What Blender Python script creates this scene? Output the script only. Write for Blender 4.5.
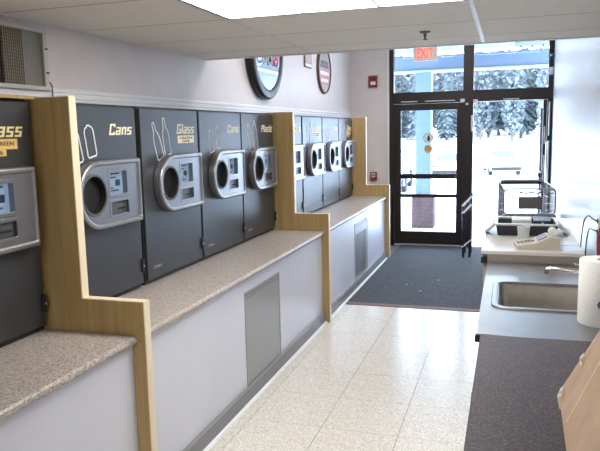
import bpy, bmesh, math, random
from mathutils import Vector, Matrix
random.seed(7)
S = bpy.context.scene
for _o in list(bpy.data.objects):
    bpy.data.objects.remove(_o)
COL = S.collection

# ------------------------------------------------------------------ camera
CAM_F, CAM_YAW, CAM_PITCH, CAM_ROLL, CAM_H = 652.6, -0.3111, 0.14256, -0.02186, 1.7473
def make_camera():
    y, p, r = CAM_YAW, CAM_PITCH, CAM_ROLL
    fw = Vector((math.sin(y)*math.cos(p), math.cos(y)*math.cos(p), -math.sin(p)))
    rt = Vector((math.cos(y), -math.sin(y), 0)); up = rt.cross(fw)
    rt2 = rt*math.cos(r) + up*math.sin(r); up2 = rt2.cross(fw)
    cd = bpy.data.cameras.new('camera'); cd.sensor_width = 36.0; cd.sensor_fit = 'HORIZONTAL'
    cd.lens = CAM_F/600*36.0; cd.clip_end = 500; cd.clip_start = 0.05
    c = bpy.data.objects.new('camera', cd); COL.objects.link(c)
    m = Matrix((rt2, up2, -fw)).transposed().to_4x4(); m.translation = (0, 0, CAM_H)
    c.matrix_world = m
    S.camera = c
make_camera()

# ------------------------------------------------------------------ world and exposure
SKY_STRENGTH = 6.2
LAMP_STRENGTH = 11.0
W = bpy.data.worlds.new('overcast_sky'); S.world = W; W.use_nodes = True
_b = W.node_tree.nodes['Background']; _b.inputs[0].default_value = (0.64, 0.80, 1.0, 1); _b.inputs[1].default_value = SKY_STRENGTH
S.view_settings.view_transform = 'Standard'; S.view_settings.look = 'None'
S.view_settings.exposure = 1.05; S.view_settings.gamma = 1.0; S.view_settings.use_curve_mapping = False

# ------------------------------------------------------------------ materials
MATS = {}
def new_mat(name):
    m = bpy.data.materials.new(name); m.use_nodes = True
    nt = m.node_tree; b = nt.nodes['Principled BSDF']
    MATS[name] = m
    return m, nt, b
def plain(name, col, rough=0.5, metal=0.0, spec=0.5, noise=0.0, nscale=20, bump=0.0, coat=0.0):
    m, nt, b = new_mat(name)
    b.inputs['Base Color'].default_value = (*col, 1); b.inputs['Roughness'].default_value = rough
    b.inputs['Metallic'].default_value = metal; b.inputs['Specular IOR Level'].default_value = spec
    b.inputs['Coat Weight'].default_value = coat
    if noise or bump:
        tc = nt.nodes.new('ShaderNodeTexCoord'); n = nt.nodes.new('ShaderNodeTexNoise')
        n.inputs['Scale'].default_value = nscale; n.inputs['Detail'].default_value = 4
        nt.links.new(tc.outputs['Object'], n.inputs['Vector'])
        if noise:
            r = nt.nodes.new('ShaderNodeValToRGB')
            r.color_ramp.elements[0].position = 0.3; r.color_ramp.elements[1].position = 0.7
            r.color_ramp.elements[0].color = (*[max(0, c*(1-noise)) for c in col], 1)
            r.color_ramp.elements[1].color = (*[min(1, c*(1+noise)) for c in col], 1)
            nt.links.new(n.outputs['Fac'], r.inputs[0]); nt.links.new(r.outputs[0], b.inputs['Base Color'])
        if bump:
            bp = nt.nodes.new('ShaderNodeBump'); bp.inputs['Strength'].default_value = bump; bp.inputs['Distance'].default_value = 0.004
            nt.links.new(n.outputs['Fac'], bp.inputs['Height']); nt.links.new(bp.outputs[0], b.inputs['Normal'])
    return m
def speckle(name, cols, scale, rough, spec=0.5, metal=0.0, big=0.0, world=False):
    """granite-like random cells: cols = list of (position, colour)"""
    m, nt, b = new_mat(name)
    tc = nt.nodes.new('ShaderNodeTexCoord'); geo = nt.nodes.new('ShaderNodeNewGeometry')
    v = nt.nodes.new('ShaderNodeTexVoronoi'); v.inputs['Scale'].default_value = scale
    nt.links.new(geo.outputs['Position'], v.inputs['Vector'])
    sep = nt.nodes.new('ShaderNodeSeparateColor'); nt.links.new(v.outputs['Color'], sep.inputs[0])
    r = nt.nodes.new('ShaderNodeValToRGB'); r.color_ramp.interpolation = 'CONSTANT'
    els = r.color_ramp.elements
    while len(els) < len(cols): els.new(0.5)
    for e, (p, c) in zip(els, cols): e.position = p
    for e, (p, c) in zip(els, cols): e.color = (*c, 1)
    nt.links.new(sep.outputs[0], r.inputs[0])
    n = nt.nodes.new('ShaderNodeTexNoise'); n.inputs['Scale'].default_value = 3.0
    nt.links.new(geo.outputs['Position'], n.inputs['Vector'])
    mx = nt.nodes.new('ShaderNodeMix'); mx.data_type = 'RGBA'; mx.blend_type = 'MULTIPLY'; mx.inputs[0].default_value = big
    nt.links.new(r.outputs[0], mx.inputs[6]); nt.links.new(n.outputs['Color'], mx.inputs[7])
    nt.links.new((mx.outputs[2] if big else r.outputs[0]), b.inputs['Base Color'])
    b.inputs['Roughness'].default_value = rough; b.inputs['Specular IOR Level'].default_value = spec; b.inputs['Metallic'].default_value = metal
    return m
def wood(name, c0, c1, rough=0.45, axis=2):
    m, nt, b = new_mat(name)
    geo = nt.nodes.new('ShaderNodeNewGeometry'); mp = nt.nodes.new('ShaderNodeMapping')
    sc = [28, 28, 28]; sc[axis] = 1.6
    mp.inputs['Scale'].default_value = sc
    nt.links.new(geo.outputs['Position'], mp.inputs[0])
    n = nt.nodes.new('ShaderNodeTexNoise'); n.inputs['Scale'].default_value = 1.0; n.inputs['Detail'].default_value = 5; n.inputs['Distortion'].default_value = 0.6
    nt.links.new(mp.outputs[0], n.inputs['Vector'])
    r = nt.nodes.new('ShaderNodeValToRGB'); r.color_ramp.elements[0].color = (*c0, 1); r.color_ramp.elements[1].color = (*c1, 1)
    r.color_ramp.elements[0].position = 0.3; r.color_ramp.elements[1].position = 0.7
    nt.links.new(n.outputs['Fac'], r.inputs[0]); nt.links.new(r.outputs[0], b.inputs['Base Color'])
    b.inputs['Roughness'].default_value = rough
    return m
def emit(name, col, strength, base=(0, 0, 0)):
    m, nt, b = new_mat(name)
    b.inputs['Base Color'].default_value = (*base, 1)
    b.inputs['Emission Color'].default_value = (*col, 1); b.inputs['Emission Strength'].default_value = strength
    return m
def glass(name, tint=(1, 1, 1), refl=0.07):
    m = bpy.data.materials.new(name); m.use_nodes = True; nt = m.node_tree; MATS[name] = m
    nt.nodes.remove(nt.nodes['Principled BSDF']); out = nt.nodes['Material Output']
    t = nt.nodes.new('ShaderNodeBsdfTransparent'); t.inputs[0].default_value = (*tint, 1)
    g = nt.nodes.new('ShaderNodeBsdfGlossy'); g.inputs['Roughness'].default_value = 0.02
    mx = nt.nodes.new('ShaderNodeMixShader'); mx.inputs[0].default_value = refl
    nt.links.new(t.outputs[0], mx.inputs[1]); nt.links.new(g.outputs[0], mx.inputs[2]); nt.links.new(mx.outputs[0], out.inputs[0])
    return m

plain('wall_paint', (0.62, 0.56, 0.55), 0.42, noise=0.03, nscale=6)
plain('wall_paint_gloss', (0.50, 0.505, 0.545), 0.30, noise=0.02, nscale=6)
plain('trim_white', (0.74, 0.75, 0.78), 0.4)
plain('ceiling_tile', (0.80, 0.76, 0.70), 0.85, noise=0.06, nscale=160, bump=0.25)
plain('ceiling_bar', (0.70, 0.69, 0.68), 0.5)
plain('ceiling_backing', (0.30, 0.28, 0.26), 0.8)  # dark grey slab behind the tiles, shows in the joints
plain('ceiling_seam', (0.34, 0.31, 0.28), 0.7)
plain('ceiling_plain', (0.66, 0.64, 0.62), 0.8)
speckle('floor_tile', [(0, (0.66, 0.625, 0.56)), (0.25, (0.54, 0.50, 0.445)), (0.45, (0.72, 0.695, 0.64)), (0.7, (0.61, 0.58, 0.535)), (0.9, (0.78, 0.77, 0.74))], 130, 0.22, 0.5)
plain('floor_joint', (0.16, 0.15, 0.14), 0.8)
plain('mat_carpet', (0.055, 0.060, 0.075), 0.9, noise=0.45, nscale=45, bump=0.6)
plain('mat_edge', (0.20, 0.13, 0.13), 0.6)
plain('crumb', (0.8, 0.8, 0.8), 0.7)
wood('plywood', (0.40, 0.27, 0.108), (0.52, 0.37, 0.165), 0.42)
wood('plywood_edge', (0.76, 0.64, 0.44), (0.84, 0.74, 0.55), 0.45)
speckle('granite_laminate', [(0, (0.40, 0.34, 0.30)), (0.22, (0.27, 0.24, 0.22)), (0.38, (0.46, 0.41, 0.375)), (0.62, (0.34, 0.315, 0.30)), (0.8, (0.52, 0.465, 0.42)), (0.93, (0.19, 0.165, 0.155))], 150, 0.35, 0.5)
speckle('dark_laminate', [(0, (0.036, 0.028, 0.034)), (0.3, (0.075, 0.046, 0.046)), (0.5, (0.026, 0.025, 0.036)), (0.72, (0.115, 0.070, 0.066)), (0.88, (0.050, 0.044, 0.054))], 190, 0.45, 0.35)
plain('panel_white', (0.64, 0.66, 0.745), 0.35, noise=0.02, nscale=3)
plain('baseboard_grey', (0.22, 0.22, 0.23), 0.5)
plain('vent_grey', (0.36, 0.355, 0.35), 0.42, metal=0.4)
plain('machine_face', (0.070, 0.074, 0.083), 0.36, metal=0.45, noise=0.04, nscale=4)
plain('machine_body', (0.03, 0.03, 0.032), 0.6)
plain('black', (0.008, 0.008, 0.009), 0.55)
plain('bezel_steel', (0.35, 0.35, 0.36), 0.32, metal=0.85, noise=0.05, nscale=60)
plain('bezel_inner', (0.27, 0.28, 0.30), 0.34, metal=0.8)
plain('slot_grey', (0.09, 0.095, 0.10), 0.45, metal=0.3)
plain('letter_yellow', (0.86, 0.74, 0.36), 0.5)
plain('letter_cream', (0.90, 0.82, 0.58), 0.5)
plain('icon_dim', (0.36, 0.37, 0.38), 0.5)
plain('icon_white', (0.80, 0.81, 0.83), 0.5)
plain('label_yellow', (0.80, 0.57, 0.18), 0.6)
plain('label_ink', (0.16, 0.09, 0.04), 0.6)
emit('lcd', (0.38, 0.55, 0.78), 0.22, (0.10, 0.12, 0.15))
plain('lcd_ink', (0.03, 0.05, 0.09), 0.4)
plain('lock_metal', (0.55, 0.55, 0.55), 0.3, metal=0.9)
plain('bronze_frame', (0.020, 0.014, 0.013), 0.42, metal=0.3)
plain('bronze_light', (0.55, 0.52, 0.50), 0.4, metal=0.5)
glass('door_glass', (0.96, 0.98, 1.0), 0.05)
plain('steel', (0.34, 0.345, 0.355), 0.30, metal=0.9, noise=0.05, nscale=9)
plain('steel_basin', (0.36, 0.34, 0.31), 0.3, metal=0.9, noise=0.06, nscale=30)
plain('chrome', (0.7, 0.7, 0.7), 0.12, metal=1.0)
plain('checkout_top', (0.62, 0.60, 0.57), 0.35)
plain('checkout_edge', (0.26, 0.22, 0.19), 0.45)
plain('cabinet_tan', (0.40, 0.34, 0.28), 0.5)
plain('paper_white', (0.82, 0.82, 0.82), 0.85, bump=0.5, nscale=90)
plain('sheet_blue', (0.62, 0.72, 0.82), 0.3)
plain('sheet_white', (0.80, 0.81, 0.82), 0.7)
plain('print_blue', (0.10, 0.11, 0.18), 0.7)
plain('core_brown', (0.30, 0.22, 0.15), 0.8)
plain('cardboard', (0.62, 0.45, 0.32), 0.75, noise=0.08, nscale=12)
plain('cardboard_dark', (0.34, 0.23, 0.14), 0.8)
plain('calc_body', (0.52, 0.48, 0.41), 0.5)
plain('calc_key', (0.66, 0.64, 0.60), 0.5)
plain('calc_dark', (0.22, 0.22, 0.25), 0.5)
plain('tray_dark', (0.020, 0.020, 0.028), 0.4)
plain('plastic_pale', (0.60, 0.62, 0.64), 0.3)
plain('plastic_navy', (0.03, 0.05, 0.10), 0.4)
plain('red_plastic', (0.20, 0.035, 0.045), 0.4)
plain('cap_white', (0.70, 0.68, 0.68), 0.4)
plain('fire_red', (0.21, 0.032, 0.026), 0.4)
plain('strobe_clear', (0.72, 0.66, 0.62), 0.2)
plain('vent_frame', (0.50, 0.48, 0.45), 0.5)
plain('vent_slat', (0.20, 0.19, 0.17), 0.5)
plain('vent_crate', (0.26, 0.23, 0.18), 0.5)
plain('vent_dark', (0.02, 0.018, 0.016), 0.8)
plain('sign_rim_black', (0.012, 0.012, 0.016), 0.35)
plain('sign_mirror', (0.55, 0.68, 0.82), 0.12, metal=0.75)
plain('sign_water', (0.30, 0.45, 0.62), 0.25)
plain('sign_dome', (0.18, 0.30, 0.46), 0.3)
plain('sign_cream', (0.70, 0.76, 0.80), 0.4)
plain('sign_letter_white', (0.85, 0.88, 0.9), 0.4)
plain('sign_letter_dark', (0.03, 0.04, 0.08), 0.4)
plain('sign_letter_red', (0.50, 0.05, 0.06), 0.4)
plain('sign_rim_brown', (0.09, 0.05, 0.04), 0.4)
plain('sign_face_grey', (0.36, 0.31, 0.31), 0.45, noise=0.15, nscale=8)
plain('sign_face_rose', (0.44, 0.22, 0.22), 0.45)
plain('exit_body', (0.62, 0.52, 0.46), 0.5)
emit('exit_red', (1.0, 0.10, 0.06), 1.1, (0.3, 0.02, 0.02))
plain('brass_dark', (0.20, 0.15, 0.10), 0.35, metal=0.8)
emit('lamp_lens', (1.0, 0.96, 0.90), LAMP_STRENGTH, (0.8, 0.8, 0.8))
plain('lens_rib', (0.62, 0.66, 0.68), 0.5)
plain('lamp_frame', (0.25, 0.24, 0.23), 0.5)
plain('cart_wire', (0.30, 0.30, 0.31), 0.3, metal=0.8)
plain('cart_plastic', (0.035, 0.035, 0.045), 0.45)
plain('cart_sign', (0.12, 0.10, 0.09), 0.5)
plain('stand_dark', (0.02, 0.022, 0.03), 0.4, metal=0.3)
plain('stand_silver', (0.62, 0.64, 0.68), 0.25, metal=0.8)
plain('cord_black', (0.015, 0.015, 0.017), 0.5)
plain('snow', (0.90, 0.91, 0.93), 0.8)
plain('canopy_metal', (0.30, 0.37, 0.38), 0.5)
plain('canopy_beam', (0.13, 0.18, 0.26), 0.5)
plain('column_paint', (0.14, 0.205, 0.32), 0.5)
plain('brick', (0.085, 0.045, 0.045), 0.85, noise=0.25, nscale=25)
plain('mortar', (0.13, 0.12, 0.13), 0.9)
plain('foliage', (0.075, 0.10, 0.108), 0.8, noise=0.4, nscale=2)
plain('foliage_pale', (0.115, 0.14, 0.155), 0.8, noise=0.4, nscale=2)
plain('bark', (0.12, 0.10, 0.09), 0.9)
plain('car_white', (0.80, 0.82, 0.84), 0.25, coat=0.5)
plain('car_silver', (0.55, 0.60, 0.64), 0.25, metal=0.3)
plain('car_blue', (0.05, 0.08, 0.13), 0.25, coat=0.5)
plain('car_glass', (0.05, 0.07, 0.08), 0.08)
plain('tyre', (0.015, 0.015, 0.016), 0.8)
plain('tail_red', (0.5, 0.03, 0.03), 0.3)
plain('sticker_orange', (0.62, 0.34, 0.10), 0.6)
plain('sticker_white', (0.85, 0.85, 0.85), 0.6)
plain('outlet_white', (0.7, 0.7, 0.72), 0.4)

# ------------------------------------------------------------------ helpers
def link_mesh(name, me, mat=None, parent=None, loc=None):
    o = bpy.data.objects.new(name, me); COL.objects.link(o)
    if mat is not None and not me.materials: me.materials.append(MATS[mat])
    if parent is not None: o.parent = parent
    if loc is not None: o.location = loc
    return o
def from_bm(name, bm, mat, parent=None, loc=None, smooth=False):
    bmesh.ops.recalc_face_normals(bm, faces=bm.faces)
    me = bpy.data.meshes.new(name); bm.to_mesh(me); bm.free()
    if smooth:
        for p in me.polygons: p.use_smooth = True
        try: me.set_sharp_from_angle(angle=math.radians(40))
        except Exception: pass
    return link_mesh(name, me, mat, parent, loc)
def add_box(bm, x0, x1, y0, y1, z0, z1, bevel=0.0, seg=1):
    vs = [bm.verts.new((x, y, z)) for x in (x0, x1) for y in (y0, y1) for z in (z0, z1)]
    idx = [(0, 1, 3, 2), (4, 6, 7, 5), (0, 4, 5, 1), (2, 3, 7, 6), (0, 2, 6, 4), (1, 5, 7, 3)]
    fs = [bm.faces.new([vs[i] for i in f]) for f in idx]
    if bevel:
        es = list({e for f in fs for e in f.edges})
        bmesh.ops.bevel(bm, geom=es, offset=bevel, segments=seg, affect='EDGES', profile=0.5)
    return vs
def box(name, x0, x1, y0, y1, z0, z1, mat, parent=None, bevel=0.0, seg=1, smooth=False):
    bm = bmesh.new(); add_box(bm, x0, x1, y0, y1, z0, z1, bevel, seg)
    return from_bm(name, bm, mat, parent, smooth=smooth)
def add_tube(bm, pts, r, n=8, cap=True, closed=False):
    pts = [Vector(p) for p in pts]; rings = []
    m = len(pts); prev = None
    for i, p in enumerate(pts):
        if closed: t = pts[(i+1) % m] - pts[i-1]
        else: t = pts[min(i+1, m-1)] - pts[max(i-1, 0)]
        t.normalize()
        if prev is None:
            a = Vector((0, 0, 1)) if abs(t.z) < 0.9 else Vector((1, 0, 0))
            u = t.cross(a).normalized()
        else:
            u = (prev - t*prev.dot(t)).normalized()
        v = t.cross(u); prev = u
        rr = r[i] if isinstance(r, (list, tuple)) else r
        rings.append([bm.verts.new(p + (u*math.cos(2*math.pi*k/n) + v*math.sin(2*math.pi*k/n))*rr) for k in range(n)])
    for i in range(m if closed else m-1):
        a, b = rings[i], rings[(i+1) % m]
        for k in range(n): bm.faces.new((a[k], a[(k+1) % n], b[(k+1) % n], b[k]))
    if cap and not closed:
        bm.faces.new(rings[0][::-1]); bm.faces.new(rings[-1])
def tube(name, pts, r, mat, parent=None, n=8, closed=False):
    bm = bmesh.new(); add_tube(bm, pts, r, n, True, closed)
    return from_bm(name, bm, mat, parent, smooth=True)
def add_lathe(bm, prof, n=24, centre=(0, 0, 0), axis='Z'):
    """prof: list of (radius, height); a radius of 0 closes the end"""
    rings = []
    for r, h in prof:
        ring = []
        for k in range(n if r > 1e-6 else 1):
            a = 2*math.pi*k/n; c, s = r*math.cos(a), r*math.sin(a)
            p = {'Z': (c, s, h), 'X': (h, c, s), 'Y': (s, h, c)}[axis]
            ring.append(bm.verts.new(Vector(p) + Vector(centre)))
        rings.append(ring)
    for a, b in zip(rings, rings[1:]):
        for k in range(n):
            if len(a) == 1 and len(b) == 1: continue
            if len(a) == 1: bm.faces.new((a[0], b[k], b[(k+1) % n]))
            elif len(b) == 1: bm.faces.new((a[k], a[(k+1) % n], b[0]))
            else: bm.faces.new((a[k], a[(k+1) % n], b[(k+1) % n], b[k]))
def lathe(name, prof, mat, parent=None, n=24, centre=(0, 0, 0), axis='Z'):
    bm = bmesh.new(); add_lathe(bm, prof, n, centre, axis)
    return from_bm(name, bm, mat, parent, smooth=True)
def prism(name, poly, axis, a0, a1, mat, parent=None, smooth=False):
    """poly of 2D points; axis 'Y': (x,z) extruded in y; 'X': (y,z); 'Z': (x,y)"""
    bm = bmesh.new()
    f = {'Y': lambda p, a: (p[0], a, p[1]), 'X': lambda p, a: (a, p[0], p[1]), 'Z': lambda p, a: (p[0], p[1], a)}[axis]
    A = [bm.verts.new(f(p, a0)) for p in poly]; B = [bm.verts.new(f(p, a1)) for p in poly]
    bm.faces.new(A); bm.faces.new(B[::-1]); n = len(poly)
    for i in range(n): bm.faces.new((A[i], A[(i+1) % n], B[(i+1) % n], B[i]))
    return from_bm(name, bm, mat, parent, smooth=smooth)
def curve_mesh(cu, perm):
    o = bpy.data.objects.new('tmp', cu); COL.objects.link(o)
    dg = bpy.context.evaluated_depsgraph_get(); dg.update()
    me = bpy.data.meshes.new_from_object(o.evaluated_get(dg))
    bpy.data.objects.remove(o)
    for v in me.vertices: v.co = perm(v.co)
    me.materials.clear()
    return me
FACE_X = lambda c: (c[2], c[0], c[1])      # curve plane -> wall plane facing +X (u = +Y, v = +Z)
FACE_NY = lambda c: (c[0], -c[2], c[1])    # curve plane -> plane facing -Y (u = +X, v = +Z)
FACE_Z = lambda c: (c[0], c[1], c[2])
def plate_mesh(outlines, depth, bevel, perm, res=3):
    """filled outline (first) with holes, thickness depth from 0 outwards, bevelled edges"""
    cu = bpy.data.curves.new('plate', 'CURVE'); cu.dimensions = '2D'; cu.fill_mode = 'BOTH'
    for pts in outlines:
        sp = cu.splines.new('POLY'); sp.points.add(len(pts)-1)
        for q, p in zip(sp.points, pts): q.co = (p[0], p[1], 0, 1)
        sp.use_cyclic_u = True
    cu.extrude = depth/2 - bevel; cu.bevel_depth = bevel; cu.bevel_resolution = res; cu.offset = -bevel
    return curve_mesh(cu, lambda c: perm((c[0], c[1], c[2] + depth/2)))
TEXT_CACHE = {}
def text_mesh(txt, height, perm, shear=0.0, bold=0.0, depth=0.0015, width=None):
    key = (txt, height, shear, bold, width, perm)
    if key not in TEXT_CACHE:
        cu = bpy.data.curves.new('text', 'FONT'); cu.body = txt; cu.size = 1.0; cu.shear = shear; cu.offset = bold
        cu.extrude = 0.0
        me = curve_mesh(cu, lambda c: tuple(c))
        xs = [v.co.x for v in me.vertices]; ys = [v.co.y for v in me.vertices]
        x0, x1, y0, y1 = min(xs), max(xs), min(ys), max(ys)
        sy = height/(y1-y0); sx = sy if width is None else width/(x1-x0)
        bm = bmesh.new(); bm.from_mesh(me)
        for v in bm.verts: v.co = ((v.co.x-x0)*sx, (v.co.y-y0)*sy, 0)
        ex = bmesh.ops.extrude_face_region(bm, geom=bm.faces[:])
        for v in ex['geom']:
            if isinstance(v, bmesh.types.BMVert): v.co.z += depth
        bmesh.ops.recalc_face_normals(bm, faces=bm.faces)
        for v in bm.verts: v.co = perm(tuple(v.co))
        bm.to_mesh(me); bm.free()
        TEXT_CACHE[key] = me
    return TEXT_CACHE[key].copy()
def text(name, txt, height, loc, mat, parent=None, perm=FACE_X, **k):
    return link_mesh(name, text_mesh(txt, height, perm, **k), mat, parent, loc)
def rounded(x0, x1, y0, y1, r, n=6):
    pts = []
    for cx, cy, a0 in ((x1-r, y1-r, 0), (x0+r, y1-r, 90), (x0+r, y0+r, 180), (x1-r, y0+r, 270)):
        for k in range(n+1):
            a = math.radians(a0 + 90*k/n); pts.append((cx+r*math.cos(a), cy+r*math.sin(a)))
    return pts
def circle(cx, cy, r, n=32):
    return [(cx+r*math.cos(2*math.pi*k/n), cy+r*math.sin(2*math.pi*k/n)) for k in range(n)]
def thing(name, label, cat, loc=(0, 0, 0), group=None, rotz=0):
    o = bpy.data.objects.new(name, None); COL.objects.link(o); o.location = loc; o.rotation_euler = (0, 0, rotz)
    o.empty_display_size = 0.05
    o['label'] = label; o['category'] = cat
    if group: o['group'] = group
    return o
def tag(o, label, cat, group=None):
    o['label'] = label; o['category'] = cat
    if group: o['group'] = group
    return o
def struct(o, label=None, cat=None):
    o['kind'] = 'structure'
    if label: o['label'] = label
    if cat: o['category'] = cat
    return o
def struct_empty(name, label, cat, loc=(0, 0, 0)):
    o = thing(name, label, cat, loc); o['kind'] = 'structure'; return o
def copy_tree(o, parent=None):
    c = o.copy(); COL.objects.link(c); c.parent = parent
    for ch in list(o.children): copy_tree(ch, c)
    return c

# ------------------------------------------------------------------ room dimensions
XL, XR = -2.31, 0.56
YB, YF = -2.2, 9.82
ZC, ZH = 2.327, 3.30
YS = 4.82                      # where the low tiled ceiling ends
XW = 0.56

# ------------------------------------------------------------------ room shell
def room():
    w = struct(box('wall_left', XL-0.12, XL, YB, YF+0.12, -0.1, ZH, 'wall_paint'), 'pale mauve painted wall above the row of recycling machines', 'wall')
    struct(box('wall_right', XR, XR+0.12, YB, YF+0.12, -0.1, ZH, 'wall_paint_gloss'), 'glossy white wall beside the sink counter and open door', 'wall')
    struct(box('wall_back', XL-0.12, XR+0.12, YB-0.12, YB, -0.1, ZH, 'wall_paint'), 'plain painted wall behind the camera', 'wall')
    # front wall: pier left of the door frame and a strip over it
    bm = bmesh.new()
    add_box(bm, XL, -1.745, YF, YF+0.12, -0.1, ZH)
    add_box(bm, -1.745, XR, YF, YF+0.12, 3.05, ZH)
    struct(from_bm('wall_front', bm, 'wall_paint'), 'pinkish painted wall to the left of the glass doors', 'wall')
    struct(box('trim_2', -1.745, -1.715, YF-0.015, YF+0.1, 0, 3.05, 'trim_white'), 'thin pale strip along the left side of the dark door frame', 'trim')
    # floor slab and tiles
    fl = struct(box('floor', XL, XR, YB, YF+0.12, -0.1, -0.004, 'floor_joint'), 'speckled beige vinyl tile floor', 'floor')
    t = 0.4575; sA = -0.5747; f0 = 3.5401
    cache = {}
    ix0, ix1 = -3, 3
    for i in range(ix0, ix1):
        for j in range(-9, 7):
            x0, x1 = sA+i*t, sA+(i+1)*t; y0, y1 = f0+j*t, f0+(j+1)*t
            x0 = max(x0, -1.60); x1 = min(x1, XR-0.005); y1 = min(y1, 6.30); y0 = max(y0, YB)
            if x1-x0 < 0.03 or y1-y0 < 0.03: continue
            key = (round(x1-x0, 4), round(y1-y0, 4))
            if key not in cache:
                bm = bmesh.new(); add_box(bm, 0.0015, key[0]-0.0015, 0.0015, key[1]-0.0015, -0.0042, 0, 0.0006)
                o = from_bm('floor_tile', bm, 'floor_tile', fl, (x0, y0, 0)); cache[key] = o.data
            else:
                o = link_mesh('floor_tile', cache[key], None, fl, (x0, y0, 0))
    # low suspended ceiling
    ce = struct(box('ceiling', XL, XR, YB, YS, ZC+0.012, ZC+0.30, 'ceiling_backing'), 'low suspended ceiling of off-white tiles in a metal grid', 'ceiling')
    prism('soffit_face', [(XL, ZC), (XR, ZC), (XR, ZH-0.01), (XL, ZH-0.01)], 'Y', YS, YS+0.03, 'ceiling_plain', ce)
    L1, L2, T2 = -1.405, -0.185, 3.213
    xs = [XL, L1, L2, XR]
    ys = [T2+0.61*k for k in range(-9, 3)] + [YS]
    for i in range(3):
        for j in range(len(ys)-1):
            if i == 1 and (abs(ys[j+1]-T2) < 0.01 or abs(ys[j+1]-(T2-0.61*6)) < 0.01): continue          # lamp
            bm = bmesh.new(); g = 0.0075
            add_box(bm, xs[i]+g, xs[i+1]-g, ys[j]+g, ys[j+1]-g, ZC+0.002, ZC+0.012, 0.001)
            from_bm('ceiling_tile', bm, 'ceiling_tile', ce)
    for x in (L1, L2):
        box('grid_bar', x-0.011, x+0.011, YB, YS, ZC-0.001, ZC+0.012, 'ceiling_bar', ce)
    for y in ys[:-1]:
        for i in range(3):
            box('grid_bar', xs[i]+0.012, xs[i+1]-0.012, y-0.006, y+0.006, ZC+0.003, ZC+0.0125, 'ceiling_seam', ce)
    box('wall_angle', XL, XL+0.02, YB, YS, ZC-0.002, ZC+0.012, 'ceiling_bar', ce)
    box('wall_angle', XR-0.02, XR, YB, YS, ZC-0.002, ZC+0.012, 'ceiling_bar', ce)
    box('edge_bar', XL, XR, YS-0.02, YS+0.032, ZC-0.004, ZC+0.012, 'ceiling_bar', ce)
    struct(box('ceiling_entry', XL, XR, YS+0.03, YF+0.12, ZH, ZH+0.1, 'ceiling_plain'), 'higher plain ceiling over the entrance end', 'ceiling')
    # moulding above the machines: three stepped bands
    tr = struct_empty('trim_1', 'white stepped moulding along the wall above the machines', 'trim', (XL, 2.53, 1.92))
    prof = [(0, 0), (0.014, 0), (0.014, 0.024), (0.004, 0.026), (0.004, 0.032), (0.012, 0.034), (0.012, 0.054), (0.003, 0.056), (0.003, 0.062), (0.010, 0.064), (0.010, 0.080), (0.002, 0.086), (0, 0.086)]
    prism('moulding', prof, 'Y', 0.0, YF-2.53, 'trim_white', tr)
room()

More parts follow.
